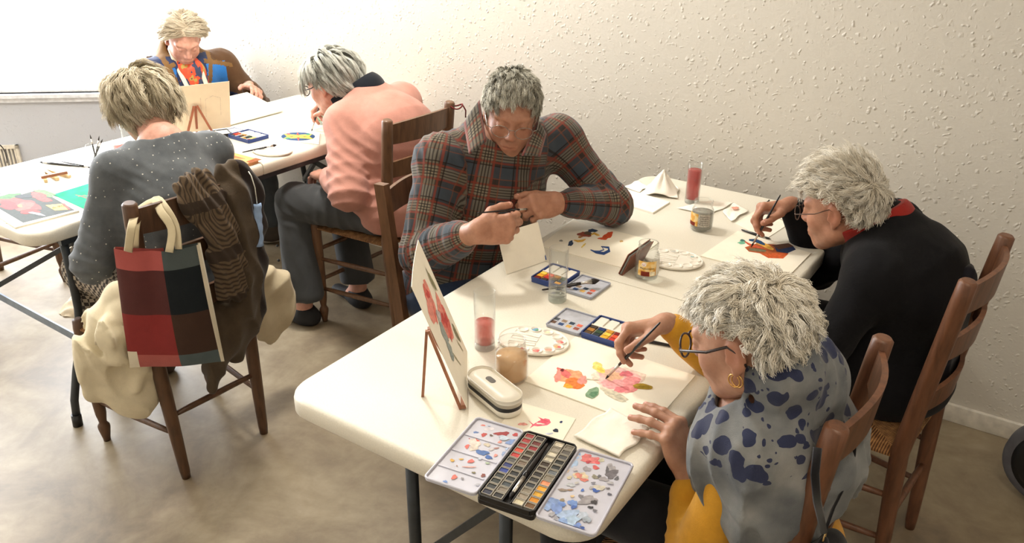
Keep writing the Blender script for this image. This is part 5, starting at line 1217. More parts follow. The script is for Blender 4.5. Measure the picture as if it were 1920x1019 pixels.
# ---------- A: yellow sweater, patterned shawl
HLw = ([-.12, -.070, -.045, -.030, .0, .025, .05, .08, .11], [-.070, -.058, -.006, .040, .050, .048, .062, .086, .099])
def person_A():
    base = (-.33, 1.40, 0); P = Person(base, 'person in mustard sweater and blue grey patterned shawl, painting pink roses', S_warm)
    P.head((-.345, 1.270, 1.043), (-.925, .103, -.32), (-.19, -.03, 1))
    nk = A3(-.262, 1.345, .950); shL, shR = A3(-.30, 1.235, .865), A3(-.325, 1.50, .895); pel = A3(-.30, 1.40, .54)
    wrL, wrR = A3(-.425, 1.292, .705), A3(-.535, 1.535, .795)
    bt = A3(-.691, 1.434, .7425); bd = unit((.108, .016, .169))
    wrR, hr, tr = grip_hand(wrR, bt+bd*.082, (-.80, -.52, -.18), (-.05, .60, .80), -1, PINCH, T_PIN, .98)
    elL = A3(-.365, 1.185, .555); elR = ik(shR, wrR, .27, .235, (-.30, 1.8, .5))
    hl, tl = hand(wrL, (-.52, .08, .84), (.85, -.12, .5), 1, [(54, 8, 6, 10), (54, 10, 6, 3), (56, 12, 8, -5), (60, 10, 8, -17)], [(.8, .55, -.35), (.45, .60, -.65), (.25, .5, -.8)], 1.02)
    kL, kR, aL, aR = A3(-.70, 1.30, .53), A3(-.70, 1.50, .53), A3(-.68, 1.30, .09), A3(-.68, 1.50, .09)
    body = torso(pel, nk, shL, shR, (-1, .1, -.2), .13, .13)+chain([shL, elL, wrL], [.044, .037, .025], .02)+chain([shR, elR, wrR], [.044, .037, .025], .02)+legs(pel+A3(0, -.09, 0), pel+A3(0, .09, 0), kL, kR, aL, aR, (.075, .055, .05, .035))
    fore = lambda e, w, n_: cap(e*.45+w*.55, w, .032, .0245, .02, n_, .85)
    P.build(body, nk, [hl+[fore(elL, wrL, (0, .3, 1))], hr+[fore(elR, wrR, (0, .5, .9))]], [(tl[i][0], .018, .4) for i in range(4)]+[(tr[i][0], .018, .4) for i in (0, 1, 't')])
    nails(P, tl, mat('fingernail', (226, 170, 156), .3)); 
    brush_at(bt, bt+bd, .205, 'dark brush with silver ferrule painting the pink rose', r=.0034, head=.015, ferr=.04)
    make_hair(P.root, P.base, P.M, P.o, H_white, dict(len=.060, lift=.55, fall=1.0, grav=.0, vol=.020, curl=.008, turns=.75, nz=.75, nf=13, clump=.45, frizz=.0024, r=.0008, crown=(0, -.07, .10), lvar=.35, lfn=lambda G: np.where((np.abs(G[:, 0]) > .045) & (G[:, 1] > -.07), np.interp(G[:, 2], [.04, .085, .11], [.28, .55, 1]), 1)*np.interp(G[:, 1], [-.11, -.05], [.7, 1])), 3, 460, 34, hl=HLw)
    spectacles(P.root, P.base, P.M, P.o, mat('dark tortoise frame', (44, 30, 28), .25), tall=.020, r=.0020, thick_temple=.0026, y=.112)
    e = P.L((-.073, -.002, -.052)); b = MB()
    for dx in (0, .006): b.tube([P.L((-.075-.003*0, -.004+dx+.010*math.sin(a), -.047+.012*math.cos(a))) for a in np.linspace(0, 2*pi, 20)], .0013, 7, cap=False)
    P.mb('earring', b, mat('gold', (226, 180, 110), .25, 1))
    M_must = knit('mustard knit', (202, 146, 44), 420, .35, .10)
    cuf = lambda e, w, o_, r: cap(w+(e-w)*o_, w+(e-w)*(o_+.30), r, r*1.05, .006)
    tw = torso(pel, nk, shL, shR, (-1, .1, -.2), .150, .135, .80, back=.03, ws=.062)
    arms = chain([shL, elL], [.056, .050], .03)+[cap(elL, wrL+(elL-wrL)*.50, .050, .041, .02), cuf(elL, wrL, .24, .0365)]
    arms += chain([shR, elR], [.062, .052], .03)+[cap(elR, wrR+(elR-wrR)*.25, .050, .040, .02), cuf(elR, wrR, .10, .034)]
    uL, uR = unit(elL-wrL), unit(elR-wrR)
    P.cloth('sweater', tw+arms+[ell(pel+A3(.02, 0, -.03), (.155, .165, .12), k=.05)], M_must, .0055, folds([(elL, uL), (elL*.6+wrL*.4, uL), (elR, uR), ((shL+pel)/2, (0, 0, 1))], .006, .026, .06, 1, .003))
    # shawl over shoulders, back and the left upper arm
    tw2 = torso(pel, nk+A3(-.005, 0, .012), shL, shR, (-1, .1, -.2), .160, .150, .82, back=.03, ws=.070)
    sh = tw2+chain([shL+A3(.01, 0, 0), elL*.42+shL*.58+A3(.05, 0, 0)], [.074, .062], .05)+chain([shR, elR*.35+shR*.65], [.070, .066], .05)+[cap(nk+A3(-.02, -.03, -.01), nk+A3(-.09, -.10, -.14), .056, .06, .05), cap(nk+A3(-.02, .05, 0), nk+A3(-.12, .06, -.16), .055, .05, .05)]
    sh += [cut((-.30, 1.30, .645), (.25, .22, -1)), ]
    cyl = nk+A3(-.02, 0, .05)
    sh += [cap(P.L((0, -.045, -.06)), nk+A3(0, 0, .0), .070, .075, .03), cap(P.L((0, -.02, -.03)), P.L((0, .05, -.20)), .056, .064, .014, op='s')]
    def sd(p):
        q = (p-shL)@np.array([.35, .5, .8]); a = vn(p*np.array([14, 14, 5]), 4)
        g = np.clip((.93-p[:, 2])/.2, .35, 1)*np.clip((p[:, 2]-.60)/.10, .35, 1)*1.15; return g*(-.018*(1-np.abs(np.sin((p@np.array([.9, .55, .15]))*30+a*3)))**1.5+.004*vn(p*15, 9)-.014*(1-np.abs(np.sin((p@np.array([-.35, .9, -.25]))*20+vn(p*7, 2)*4)))**1.5)
    t = NT('blue grey patterned shawl'); v = t.coord(); 
    vo = t.n('ShaderNodeTexVoronoi', feature='F1'); vo.inputs['Scale'].default_value = 25; vo.inputs['Randomness'].default_value = .9
    dn = t.n('ShaderNodeTexNoise'); dn.inputs['Scale'].default_value = 20; t.l(v, dn.inputs['Vector']); mx = t.n('ShaderNodeMixRGB', blend_type='ADD'); mx.inputs[0].default_value = .035; t.l(v, mx.inputs[1]); t.l(dn.outputs['Color'], mx.inputs[2]); t.l(mx.outputs[0], vo.inputs['Vector'])
    sx = t.n('ShaderNodeSeparateXYZ'); t.l(v, sx.inputs[0])
    vo2 = t.n('ShaderNodeTexVoronoi', feature='F1'); vo2.inputs['Scale'].default_value = 55; t.l(mx.outputs[0], vo2.inputs['Vector'])
    spots = t.math('MAXIMUM', t.math('LESS_THAN', vo.outputs['Distance'], .43), t.math('MULTIPLY', t.math('LESS_THAN', vo2.outputs['Distance'], .26), t.math('GREATER_THAN', t.noise(v, 9), .5)))
    zz = t.math('ADD', sx.outputs[2], t.math('MULTIPLY', t.noise(v, 9), .05)); up = t.math('GREATER_THAN', zz, .865)
    front = t.math('LESS_THAN', t.math('ADD', sx.outputs[0], t.math('MULTIPLY', t.noise(v, 7), .06)), -.075)
    front = t.math('MULTIPLY', front, t.math('GREATER_THAN', t.noise(v, 5, 2), .42))
    msk = t.math('MAXIMUM', t.math('MULTIPLY', spots, up), t.math('MULTIPLY', front, t.math('GREATER_THAN', zz, .80)))
    gr = t.ramp(t.noise(v, 13, 5), [(.3, srgb(84, 88, 92)), (.55, srgb(116, 118, 118)), (.75, srgb(144, 143, 140))])
    t.l(t.mix(msk, gr, srgb(28, 36, 68)), t.b.inputs['Base Color']); t.b.inputs['Roughness'].default_value = .85; t.b.inputs['Sheen Weight'].default_value = .15
    wv = t.n('ShaderNodeTexNoise'); wv.inputs['Scale'].default_value = 520; t.l(v, wv.inputs['Vector']); t.l(t.bump(wv.outputs['Fac'], .4, .0015), t.b.inputs['Normal'])
    P.cloth('shawl', sh, t.m, .0045, sd, sm=5)
    M_tr = knit('black trousers', (22, 22, 25), 300, .2); P.cloth('trousers', [ell(pel+A3(0, 0, -.02), (.17, .2, .09), k=.05)]+legs(pel+A3(0, -.09, 0), pel+A3(0, .09, 0), kL, kR, aL, aR), M_tr, .010, folds([(kL, (0, 0, 1))], .004))
    for a in (aL, aR): P.cloth('shoe', shoe_prims(a, (-1, 0, 0)), mat('black shoe', (24, 22, 22), .5), .007)
person_A()

# ---------- B: black sweater, red collar
def person_B():
    base = (-.25, 2.25, 0); P = Person(base, 'white-haired person in black sweater and red collar, painting a parrot', S_tan)
    P.head((-.418, 2.250, .958), (-.90, .14, -.26), (-.19, -.03, 1))
    nk = A3(-.300, 2.30, .905); shL, shR = A3(-.285, 2.125, .835), A3(-.31, 2.46, .855); pel = A3(-.25, 2.26, .54); mid = A3(-.205, 2.27, .78)
    wrL, wrR = A3(-.52, 2.14, .70), A3(-.545, 2.435, .800)
    bt = A3(-.669, 2.336, .7435); bd = unit((.055, .024, .170))
    wrR, hr, tr = grip_hand(wrR, bt+bd*.066, (-.80, -.55, -.12), (0, .55, .83), -1, PINCH, T_PIN, 1.04)
    elL = ik(shL, wrL, .28, .24, (-.34, 1.9, .5)); elR = ik(shR, wrR, .28, .24, (-.35, 2.6, .2))
    hl, tl = hand(wrL, (-.5, .3, -.8), (-.8, 0, .5), 1, RELAX, T_REL)
    kL, kR, aL, aR = A3(-.64, 2.16, .53), A3(-.64, 2.38, .53), A3(-.62, 2.16, .09), A3(-.62, 2.38, .09)
    body = torso(pel, nk, shL, shR, (-1, .1, -.2), .13, .13, mid=mid)+chain([shL, elL, wrL], [.044, .037, .026], .02)+chain([shR, elR, wrR], [.044, .037, .026], .02)+legs(pel+A3(0, -.09, 0), pel+A3(0, .09, 0), kL, kR, aL, aR, (.075, .055, .05, .035))
    P.build(body, nk, [hl+[cap(elL*.4+wrL*.6, wrL, .030, .025, .02)], hr+[cap(elR*.4+wrR*.6, wrR, .030, .0255, .02, (0, .5, .9), .85)]], [(tr[i][0], .018, .4) for i in (0, 1, 't')])
    nails(P, tr, mat('fingernail', (226, 170, 156), .3))
    brush_at(bt, bt+bd, .185, 'dark brush with white ferrule painting the parrot', r=.0034, head=.016, ferr=.038)
    make_hair(P.root, P.base, P.M, P.o, H_white2, dict(len=.070, lift=.85, fall=.8, grav=.08, vol=.022, curl=.007, turns=.8, nz=.75, nf=13, clump=.55, frizz=.003, r=.00085, crown=(-.01, -.09, .06), lvar=.35, comb=(0, .15, .2), lfn=lambda G: np.where((np.abs(G[:, 0]) > .045) & (G[:, 1] > -.07), np.interp(G[:, 2], [.04, .085, .11], [.3, .6, 1.1]), np.interp(G[:, 2], [-.08, .0, .06], [.4, .7, 1.1]))), 8, 460, 28, hl=HLw)
    spectacles(P.root, P.base, P.M, P.o, mat('brown metal frame', (76, 52, 40), .3, .4), r=.0012, thick_temple=.0014, y=.114)
    f = (-1, .12, -.2); tw = torso(pel, nk, shL, shR, f, .170, .172, .70, mid=mid, ws=.080)
    arms = chain([shL, elL, wrL], [.066, .056, .040], .03)+chain([shR, elR], [.066, .056], .03)+[cap(elR, wrR+(elR-wrR)*.10, .054, .041, .02)]
    neck_cut = [cap(P.L((0, -.02, -.03)), nk+A3(-.03, 0, .01), .062, .060, .012, op='s')]
    P.cloth('sweater', tw+arms+[ell(pel+A3(.03, 0, -.02), (.18, .215, .13), k=.06)]+neck_cut, M_blackw, .0065, folds([(elR, unit(elR-wrR)), (elL, unit(elL-wrL)), (shR, (0, 1, .4))], .008, .03, .10, 3, .004))
    col = [cap(P.L((0, -.026, -.040)), nk+A3(-.005, 0, .022), .063, .074, .02), cut(P.L((0, -.03, -.048)), P.M@A3(0, .35, 1)), cap(P.L((0, -.02, -.02)), nk+A3(0, 0, 0), .056, .060, .008, op='s')]
    P.cloth('collar', col, knit('red knit collar', (150, 42, 36), 300, .4), .003)
    b = MB(); b.tube([nk+A3(.03+.05*math.sin(a), .06*math.cos(a)-.0, .02+.02*math.cos(a)) for a in np.linspace(.2, 2.4, 14)], .007, 8); P.mb('scarf_edge', b, knit('dark brown scarf', (62, 44, 34), 200))
    P.cloth('trousers', [ell(pel+A3(0, 0, -.02), (.17, .2, .09), k=.05)]+legs(pel+A3(0, -.09, 0), pel+A3(0, .09, 0), kL, kR, aL, aR), knit('charcoal trousers', (30, 30, 34), 300, .2), .010)
    for a in (aL, aR): P.cloth('shoe', shoe_prims(a, (-1, 0, 0)), mat('black shoe', (24, 22, 22), .5), .007)
person_B()

# ---------- C: plaid shirt
def plaid_mat():
    t = NT('brown plaid flannel'); a = t.n('ShaderNodeAttribute', attribute_name='pc'); sx = t.n('ShaderNodeSeparateXYZ'); t.l(a.outputs['Vector'], sx.inputs[0])
    u, w = sx.outputs[0], sx.outputs[1]
    def band(x, period, c, wd, soft=.002):
        f = t.math('MULTIPLY', t.math('FRACT', t.math('DIVIDE', t.math('ADD', x, 10), period)), period)
        d = t.math('ABSOLUTE', t.math('SUBTRACT', f, c)); return t.math('SUBTRACT', 1, t.math('SMOOTH_MIN', t.math('DIVIDE', t.math('MAXIMUM', t.math('SUBTRACT', d, wd/2), 0), soft), 1, .01))
    base = t.ramp(t.noise(t.coord(), 60, 3), [(.3, srgb(46, 40, 36)), (.7, srgb(60, 52, 46))])
    PR = .105
    col = base
    blue = srgb(62, 72, 82); 
    for x in (u, w): col = t.mix(t.math('MULTIPLY', band(x, PR, .030, .030, .004), .55), col, blue)
    for x in (u, w): col = t.mix(t.math('MULTIPLY', band(x, PR, .078, .026, .003), .38), col, srgb(150, 138, 116))
    for x in (u, w):
        for c, wd, cl, s_ in ((.058, .005, srgb(122, 56, 42), .75), (.097, .005, srgb(122, 56, 42), .75), (.070, .002, srgb(36, 30, 28), .8), (.078, .002, srgb(36, 30, 28), .8), (.086, .002, srgb(36, 30, 28), .8), (.012, .002, srgb(120, 70, 52), .6), (.048, .0022, srgb(30, 26, 25), .8)):
            col = t.mix(t.math('MULTIPLY', band(x, PR, c, wd, .0012), s_), col, cl)
    t.l(col, t.b.inputs['Base Color']); t.b.inputs['Roughness'].default_value = .9; t.b.inputs['Sheen Weight'].default_value = .2; t.b.inputs['Specular IOR Level'].default_value = .15
    t.l(t.bump(t.noise(t.coord(), 330, 2), .35, .0015), t.b.inputs['Normal']); return t.m
def person_C():
    base = (-1.47, 1.95, 0); P = Person(base, 'grey-haired person in a brown plaid flannel shirt holding a thin brush and a small card', S_tan)
    P.head((-1.338, 2.022, 1.126), (.50, -.72, -.24), (.23, -.16, .9))
    nk = A3(-1.435, 2.035, 1.03); shL, shR = A3(-1.29, 2.215, 1.0), A3(-1.49, 1.875, .985); pel = A3(-1.50, 1.95, .55)
    wrL, wrR = A3(-1.175, 2.035, .872), A3(-1.245, 1.80, .868)
    elL = ik(shL, wrL, .27, .245, (-1.0, 2.62, .70)); elR = ik(shR, wrR, .285, .25, (-1.62, 1.45, .35))
    # right hand holds the brush, left fist holds the card top and the brush tip
    bt = at_depth(990, 392, 2.33); bd = unit(at_depth(866, 402, 2.10)-bt)
    wrR, hr, tr = grip_hand(wrR, bt+bd*.078+_F*.020, (.66, .70, .02), (.60, -.62, .22), -1, [(48, 36, 14, 2), (52, 40, 18, 0), (56, 44, 20, -2), (60, 48, 22, -4)], [(.60, .68, -.40), (.22, .92, -.36), (.08, .95, -.36)], 1.04, 1.08)
    hl, tl = hand(wrL, (-.30, -.86, .10), (.72, -.18, .62), 1, [(72, 34, 16, 3), (74, 38, 18, 0), (78, 40, 20, -3), (82, 42, 22, -6)], [(.55, .72, -.48), (.20, .92, -.35), (.05, .95, -.3)], 1.04, 1.08)
    kL, kR, aL, aR = A3(-1.09, 2.12, .55), A3(-1.09, 1.86, .55), A3(-1.05, 2.14, .09), A3(-1.05, 1.84, .09)
    f = (.80, -.50, -.2)
    body = torso(pel, nk, shL, shR, f, .13, .13)+chain([shL, elL, wrL], [.05, .042, .029], .02)+chain([shR, elR, wrR], [.05, .042, .029], .02)+legs(pel+A3(0, .1, 0), pel+A3(0, -.1, 0), kL, kR, aL, aR, (.08, .06, .055, .04))
    P.build(body, nk, [hl+[cap(elL*.4+wrL*.6, wrL, .034, .028, .02)], hr+[cap(elR*.4+wrR*.6, wrR, .036, .0285, .02)]], [(tl[i][0], .018, .4) for i in range(4)]+[(tr[i][0], .018, .4) for i in (0, 1, 't')])
    nails(P, {**{('l', k): v for k, v in tl.items()}, **{('r', k): v for k, v in tr.items()}}, mat('fingernail', (226, 170, 156), .3))
    brush(bt, bt+bd*.225, 'thin black brush held level between both hands of the person in plaid', r=.003, head=.013, ferr=.03)
    make_hair(P.root, P.base, P.M, P.o, H_grey, dict(len=.042, lift=.4, fall=.8, grav=.2, vol=.010, curl=.003, turns=.5, nz=.35, nf=18, clump=.5, frizz=.002, r=.0008, crown=(.01, -.075, .085), lvar=.3, comb=(.15, .25, 0)), 5, 330, 34,
              hl=([-.12, -.045, -.02, .0, .03, .055, .08, .11], [-.066, -.060, -.030, .018, .030, .058, .088, .100]))
    spectacles(P.root, P.base, P.M, P.o, mat('thin silver frame', (150, 146, 140), .25, .8), r=.0009, thick_temple=.0012, y=.113)
    Mp = plaid_mat(); tw = torso(pel, nk, shL, shR, f, .185, .180, .72, ws=.080)
    arms = chain([shL, elL], [.070, .060], .035)+[cap(elL, wrL+(elL-wrL)*.20, .060, .046, .02), cap(wrL+(elL-wrL)*.10, wrL+(elL-wrL)*.34, .0385, .041, .008)]
    arms += chain([shR, elR], [.072, .062], .035)+[cap(elR, wrR+(elR-wrR)*.32, .062, .050, .02), cap(wrR+(elR-wrR)*.24, wrR+(elR-wrR)*.48, .043, .045, .008)]
    nc = [cap(P.L((0, .02, -.06)), nk+A3(.025, -.03, .02), .062, .054, .012, op='s')]
    rt = np.cross(unit(f), (0, 0, 1)); bones = [(pel, nk, .13, f, 0), (shL, elL, .06, f, 0), (elL, wrL, .05, f, -.004), (shR, elR, .06, f, 0), (elR, wrR, .05, f, -.004)]
    P.cloth('shirt', tw+arms+[ell(pel+A3(0, 0, .0), (.17, .175, .11), k=.06)]+nc, Mp, .0055, folds([(elL, unit(elL-wrL)), (elR, unit(elR-wrR)), (elR*.7+wrR*.3, unit(elR-wrR)), ((shR+pel)/2, (0, .2, 1)), ((shL+pel)/2, (0, .2, 1)), (shR, (.6, .5, .2))], .010, .032, .11, 7, .004), bones)
    for q in (((899, 188, 2.45), (912, 266, 2.34), (880, 290, 2.33), (870, 232, 2.40)), ((1008, 226, 2.47), (978, 292, 2.36), (1012, 294, 2.39), (1024, 252, 2.46))):
        C = [at_depth(*v) for v in q]; n_ = unit(-_F); b = MB()
        b.grid(lambda u, v: tuple(C[0]*(1-u)*(1-v)+C[1]*u*(1-v)+C[2]*u*v+C[3]*(1-u)*v+n_*.016*math.sin(pi*v)), 12, 8)
        co_ = P.mb('collar_wing', b, Mp); uv = [(i/11*.10, j/7*.045+.03, 0) for i in range(12) for j in range(8)]
        at_ = co_.data.attributes.new('pc', 'FLOAT_VECTOR', 'POINT'); at_.data.foreach_set('vector', np.array(uv, np.float32).ravel()); solidify(co_, .004, 0)
    b = MB(); cw = wrL+(elL-wrL)*.07; e1 = unit(elL-wrL); e2 = unit(np.cross(e1, (0, 0, 1))); e3 = np.cross(e1, e2)
    b.tube([cw+e2*.0315*math.cos(a)+e3*.0315*math.sin(a) for a in np.linspace(0, 2*pi, 30)], .008, 8, cap=False, flat=.25, up=tuple(e2)); P.mb('watch_strap', b, M_blk)
    P.cloth('trousers', [ell(pel+A3(0, 0, -.02), (.18, .2, .09), k=.05)]+legs(pel+A3(0, .1, 0), pel+A3(0, -.1, 0), kL, kR, aL, aR), M_denim, .010)
    for a in (aL, aR): P.cloth('shoe', shoe_prims(a, (1, 0, 0)), mat('brown shoe', (60, 44, 34), .5), .007)
    return P
PC = person_C()

# ---------- D: pink sweater
def person_D():
    base = (-2.17, 2.40, 0); P = Person(base, 'grey-haired person in a pink sweater seen from behind, painting the round mandala', S_pale)
    P.head((-2.463, 2.40, .993), (-.93, -.14, -.28), (-.26, -.10, 1))
    nk = A3(-2.315, 2.455, .945); shL, shR = A3(-2.30, 2.30, .875), A3(-2.30, 2.63, .89); pel = A3(-2.135, 2.40, .54); mid = A3(-2.17, 2.44, .80)
    wrR, wrL = A3(-2.545, 2.475, .80), A3(-2.40, 2.27, .655)
    bt = at(584, 247, .744); bd = unit(A3(.055, .03, .16))
    wrR, hr, tr = grip_hand(wrR, bt+bd*.06, (-.86, -.48, -.05), (.1, .5, .86), -1, PINCH, T_PIN, 1.0)
    elL = ik(shL, wrL, .29, .25, (-2.28, 2.05, .2)); elR = ik(shR, wrR, .28, .24, (-2.3, 2.9, .5))
    hl, tl = hand(wrL, (-.9, .3, -.2), (0, 0, 1), 1, RELAX, T_REL, .95)
    hL, hR = pel+A3(0, -.09, 0), pel+A3(0, .09, 0); kL, kR, aL, aR = A3(-2.53, 2.205, .525), A3(-2.50, 2.44, .53), A3(-2.475, 2.145, .09), A3(-2.40, 2.40, .09)
    f = (-1, -.1, -.25)
    body = torso(pel, nk, shL, shR, f, .13, .13, mid=mid)+chain([shL, elL, wrL], [.044, .037, .026], .02)+chain([shR, elR, wrR], [.044, .037, .026], .02)+legs(hL, hR, kL, kR, aL, aR, (.075, .055, .05, .034))+[cap(aL, aL+A3(-.05, -.01, -.045), .034, .026, .02), cap(aR, aR+A3(-.05, .0, -.045), .034, .026, .02)]
    P.build(body, nk, [hl, hr+[cap(elR*.3+wrR*.7, wrR, .028, .025, .02)]])
    brush_at(bt, bt+bd, .18, 'dark brush in the hand of the person in pink', r=.003, head=.014, ferr=.03)
    def cb(p): return np.stack([np.sign(p[:, 0])*.25, np.where(p[:, 1] > 0, .2, -.35), p[:, 0]*0-.2], 1)
    make_hair(P.root, P.base, P.M, P.o, H_silver, dict(len=.125, lift=.55, fall=1.2, grav=.75, vol=.016, curl=.004, turns=.5, nz=.3, nf=9, clump=.62, frizz=.002, r=.0010, crown=(.02, .05, .105), lvar=.2, combfn=cb, lfn=lambda G: np.where((G[:, 1] > -.035) & (np.abs(G[:, 0]) > .045), .5, 1)), 13, 260, 36)
    spectacles(P.root, P.base, P.M, P.o, M_blk, r=.0022, thick_temple=.0024, y=.112)
    tw = torso(pel, nk, shL, shR, f, .185, .185, .80, mid=mid, ws=.085)
    nc = [cap(P.L((0, -.01, -.02)), nk+A3(-.02, 0, .02), .058, .056, .012, op='s')]
    arms = chain([shL, elL], [.072, .070], .035)+[cap(elL, wrL+(elL-wrL)*.25, .070, .046, .02)]+chain([shR, elR], [.070, .062], .035)+[cap(elR, wrR+(elR-wrR)*.22, .060, .042, .02), cap(elR*.2+wrR*.8, elR*.35+wrR*.65, .036, .040, .008)]
    P.cloth('sweater', tw+arms+[ell(pel+A3(.01, 0, .02), (.175, .20, .12), k=.06)]+nc+[cut(pel+A3(0, 0, -.045), (-.25, 0, -1), .01)], knit('salmon pink felted knit', (192, 138, 124), 240, .4, .07), .006, folds([(elL, unit(elL-shL)), ((mid+pel)/2, (-.1, .3, 1)), ((shL+elL)/2, (.3, .6, .6)), ((shL*.4+pel*.6), (.2, -.3, 1))], .011, .045, .13, 11, .005, (9, 9, 7)))
    P.cloth('polo_collar', [cap(P.L((0, -.024, -.045)), nk+A3(0, 0, .030), .063, .074, .02), cut(P.L((0, -.03, -.050)), P.M@A3(0, .35, 1)), cap(P.L((0, -.02, -.02)), nk, .052, .056, .006, op='s')], knit('dark navy collar', (28, 32, 40), 300, .2), .0035)
    Mt = knit('charcoal grey cotton', (70, 72, 74), 320, .25, .06)
    cL, cR = aL+A3(.0, .0, .055), aR+A3(0, 0, .055)
    tr_ = [ell(pel+A3(0, 0, -.01), (.17, .20, .095), k=.05)]+chain([hL, kL], [.092, .080], .04)+chain([hR, kR], [.092, .076], .04)+[cap(kL, cL+A3(.01, .01, 0), .078, .082, .02), cap(kR, cR, .072, .078, .02), cut(cL+A3(0, 0, -.015), (0, 0, -1))]
    to = P.cloth('trousers', tr_, Mt, .006, folds([(kL, (.5, 0, 1)), ((hL+kL)/2, (1, .3, 0)), (kR, (.5, 0, 1)), ((kL+aL)/2, (.7, .7, .1))], .009, .05, .12, 21, .005, (14, 14, 4)))
    for i in range(3):
        b = MB(); c = at(542+3*(i-1), 483+18*i, .28-.045*i); c = kL*(1-(.45+.16*i))+cL*(.45+.16*i)+A3(-.055, -.066, 0); b.ball(tuple(c-np.array(P.base)), (.006, .006, .006), 10, 6); b.build('button', M_blk, to)
    for a, d in ((aL, (-.9, -.25, 0)), (aR, (-.97, .1, 0))):
        P.cloth('shoe', shoe_prims(a, d)+[cut((0, 0, .080), (0, 0, 1), .01)], mat('black suede slip-on', (24, 24, 28), .7, bump=.3), .005)
person_D()

# ---------- E: dotted grey top
def person_E():
    base = (-2.24, 1.42, 0); P = Person(base, 'person with wavy hair in a grey dotted top, seen from behind', S_pale)
    P.head((-2.455, 1.555, 1.070), (-.90, .30, -.45), (-.35, .06, 1))
    nk = A3(-2.325, 1.515, .990); shL, shR = A3(-2.32, 1.345, .925), A3(-2.30, 1.665, .915); pel = A3(-2.225, 1.43, .54); mid = A3(-2.235, 1.46, .80)
    wrL, wrR = A3(-2.50, 1.33, .60), A3(-2.60, 1.60, .79)
    elL = ik(shL, wrL, .275, .24, (-2.2, 1.0, .5)); elR = ik(shR, wrR, .275, .24, (-2.2, 1.95, .5))
    hl, tl = hand(wrL, (-.8, .5, -.1), (0, 0, 1), 1, RELAX, T_REL, .95); hr, tr = hand(wrR, (-.9, .3, -.1), (0, 0, 1), -1, RELAX, T_REL, .95)
    hL, hR = pel+A3(0, -.09, 0), pel+A3(0, .09, 0); kL, kR, aL, aR = A3(-2.62, 1.36, .53), A3(-2.63, 1.56, .53), A3(-2.66, 1.38, .09), A3(-2.66, 1.56, .09)
    f = (-.97, .2, -.15)
    body = torso(pel, nk, shL, shR, f, .13, .13, mid=mid, ws=.045)+[cap(shL*.8+shR*.2, shR*.8+shL*.2, .060, .060, .05), cap(nk, (shL+shR)/2, .055, .07, .05)]+chain([shL, elL, wrL], [.036, .034, .026], .02)+chain([shR, elR, wrR], [.036, .034, .026], .02)+legs(hL, hR, kL, kR, aL, aR, (.075, .055, .05, .035))
    P.build(body, nk, [hl, hr])
    def cb(p): return np.stack([np.sign(p[:, 0])*.3, p[:, 0]*0-.1, p[:, 0]*0-.2], 1)
    make_hair(P.root, P.base, P.M, P.o, H_ash, dict(len=.115, lift=.5, fall=1.1, grav=.75, vol=.022, curl=.008, turns=1.2, nz=.45, nf=14, clump=.5, frizz=.0035, r=.0009, crown=(0, .0, .115), lvar=.25, combfn=cb, lfn=lambda G: np.interp(G[:, 2], [-.08, -.02, .05], [.5, .75, 1])), 17, 300, 36)
    t = NT('grey dotted jersey'); v = t.coord(); vo = t.n('ShaderNodeTexVoronoi', feature='F1'); vo.inputs['Scale'].default_value = 52; vo.inputs['Randomness'].default_value = .25; t.l(v, vo.inputs['Vector'])
    g = t.ramp(t.noise(v, 24, 5), [(.3, srgb(74, 78, 82)), (.7, srgb(94, 98, 102))]); t.l(t.mix(t.math('LESS_THAN', vo.outputs['Distance'], .11), g, srgb(200, 196, 186)), t.b.inputs['Base Color'])
    t.b.inputs['Roughness'].default_value = .9; t.b.inputs['Sheen Weight'].default_value = .15; t.l(t.bump(t.noise(v, 300, 3), .3, .0015), t.b.inputs['Normal'])
    tw = torso(pel, nk, shL, shR, f, .165, .165, .74, mid=mid, ws=.074)
    arms = chain([shL, elL], [.064, .056], .035)+[cap(elL, wrL+(elL-wrL)*.1, .056, .036, .02)]+chain([shR, elR], [.064, .052], .035)+[cap(elR, wrR+(elR-wrR)*.1, .052, .036, .02)]
    nc = [ell(nk+A3(-.012, 0, .052), (.085, .110, .062), head_frame(f, (0, 0, 1))@np.diag([1, 1, 1])@np.array([[0, 1, 0], [1, 0, 0], [0, 0, 1]]), k=.012, op='s')]
    P.cloth('top', tw+arms+[ell(pel+A3(0, 0, .02), (.155, .175, .12), k=.06)]+nc+[cut(pel+A3(0, 0, -.06), (0, 0, -1), .01)], t.m, .006, folds([(elL, unit(elL-shL)), (shL+A3(.02, .06, -.06), (.3, .5, .8)), ((mid+pel)/2, (-.1, .3, 1)), ((shR+elR)/2, (.3, .6, .6))], .009, .034, .11, 31, .004))
    h = NT('houndstooth wool'); v = h.coord(); ck = h.n('ShaderNodeTexChecker'); ck.inputs['Scale'].default_value = 70; ck.inputs['Color1'].default_value = srgb(56, 50, 46); ck.inputs['Color2'].default_value = srgb(168, 156, 140); h.l(v, ck.inputs['Vector']); h.l(ck.outputs['Color'], h.b.inputs['Base Color']); h.b.inputs['Roughness'].default_value = .9
    P.cloth('skirt', [ell(pel+A3(0, 0, -.02), (.165, .19, .09), k=.05)]+chain([hL, kL], [.092, .078], .05)+chain([hR, kR], [.092, .078], .05)+[cap(kL, kL+(aL-kL)*.45, .078, .078, .03), cap(kR, kR+(aR-kR)*.45, .078, .078, .03), cap(kL, kR, .070, .070, .05)], h.m, .009, folds([(kL, (0, 1, 0))], .006, .04))
    P.cloth('stockings', [cap(kL, aL, .05, .036, .02), cap(kR, aR, .05, .036, .02)], knit('dark stockings', (40, 38, 40)), .010)
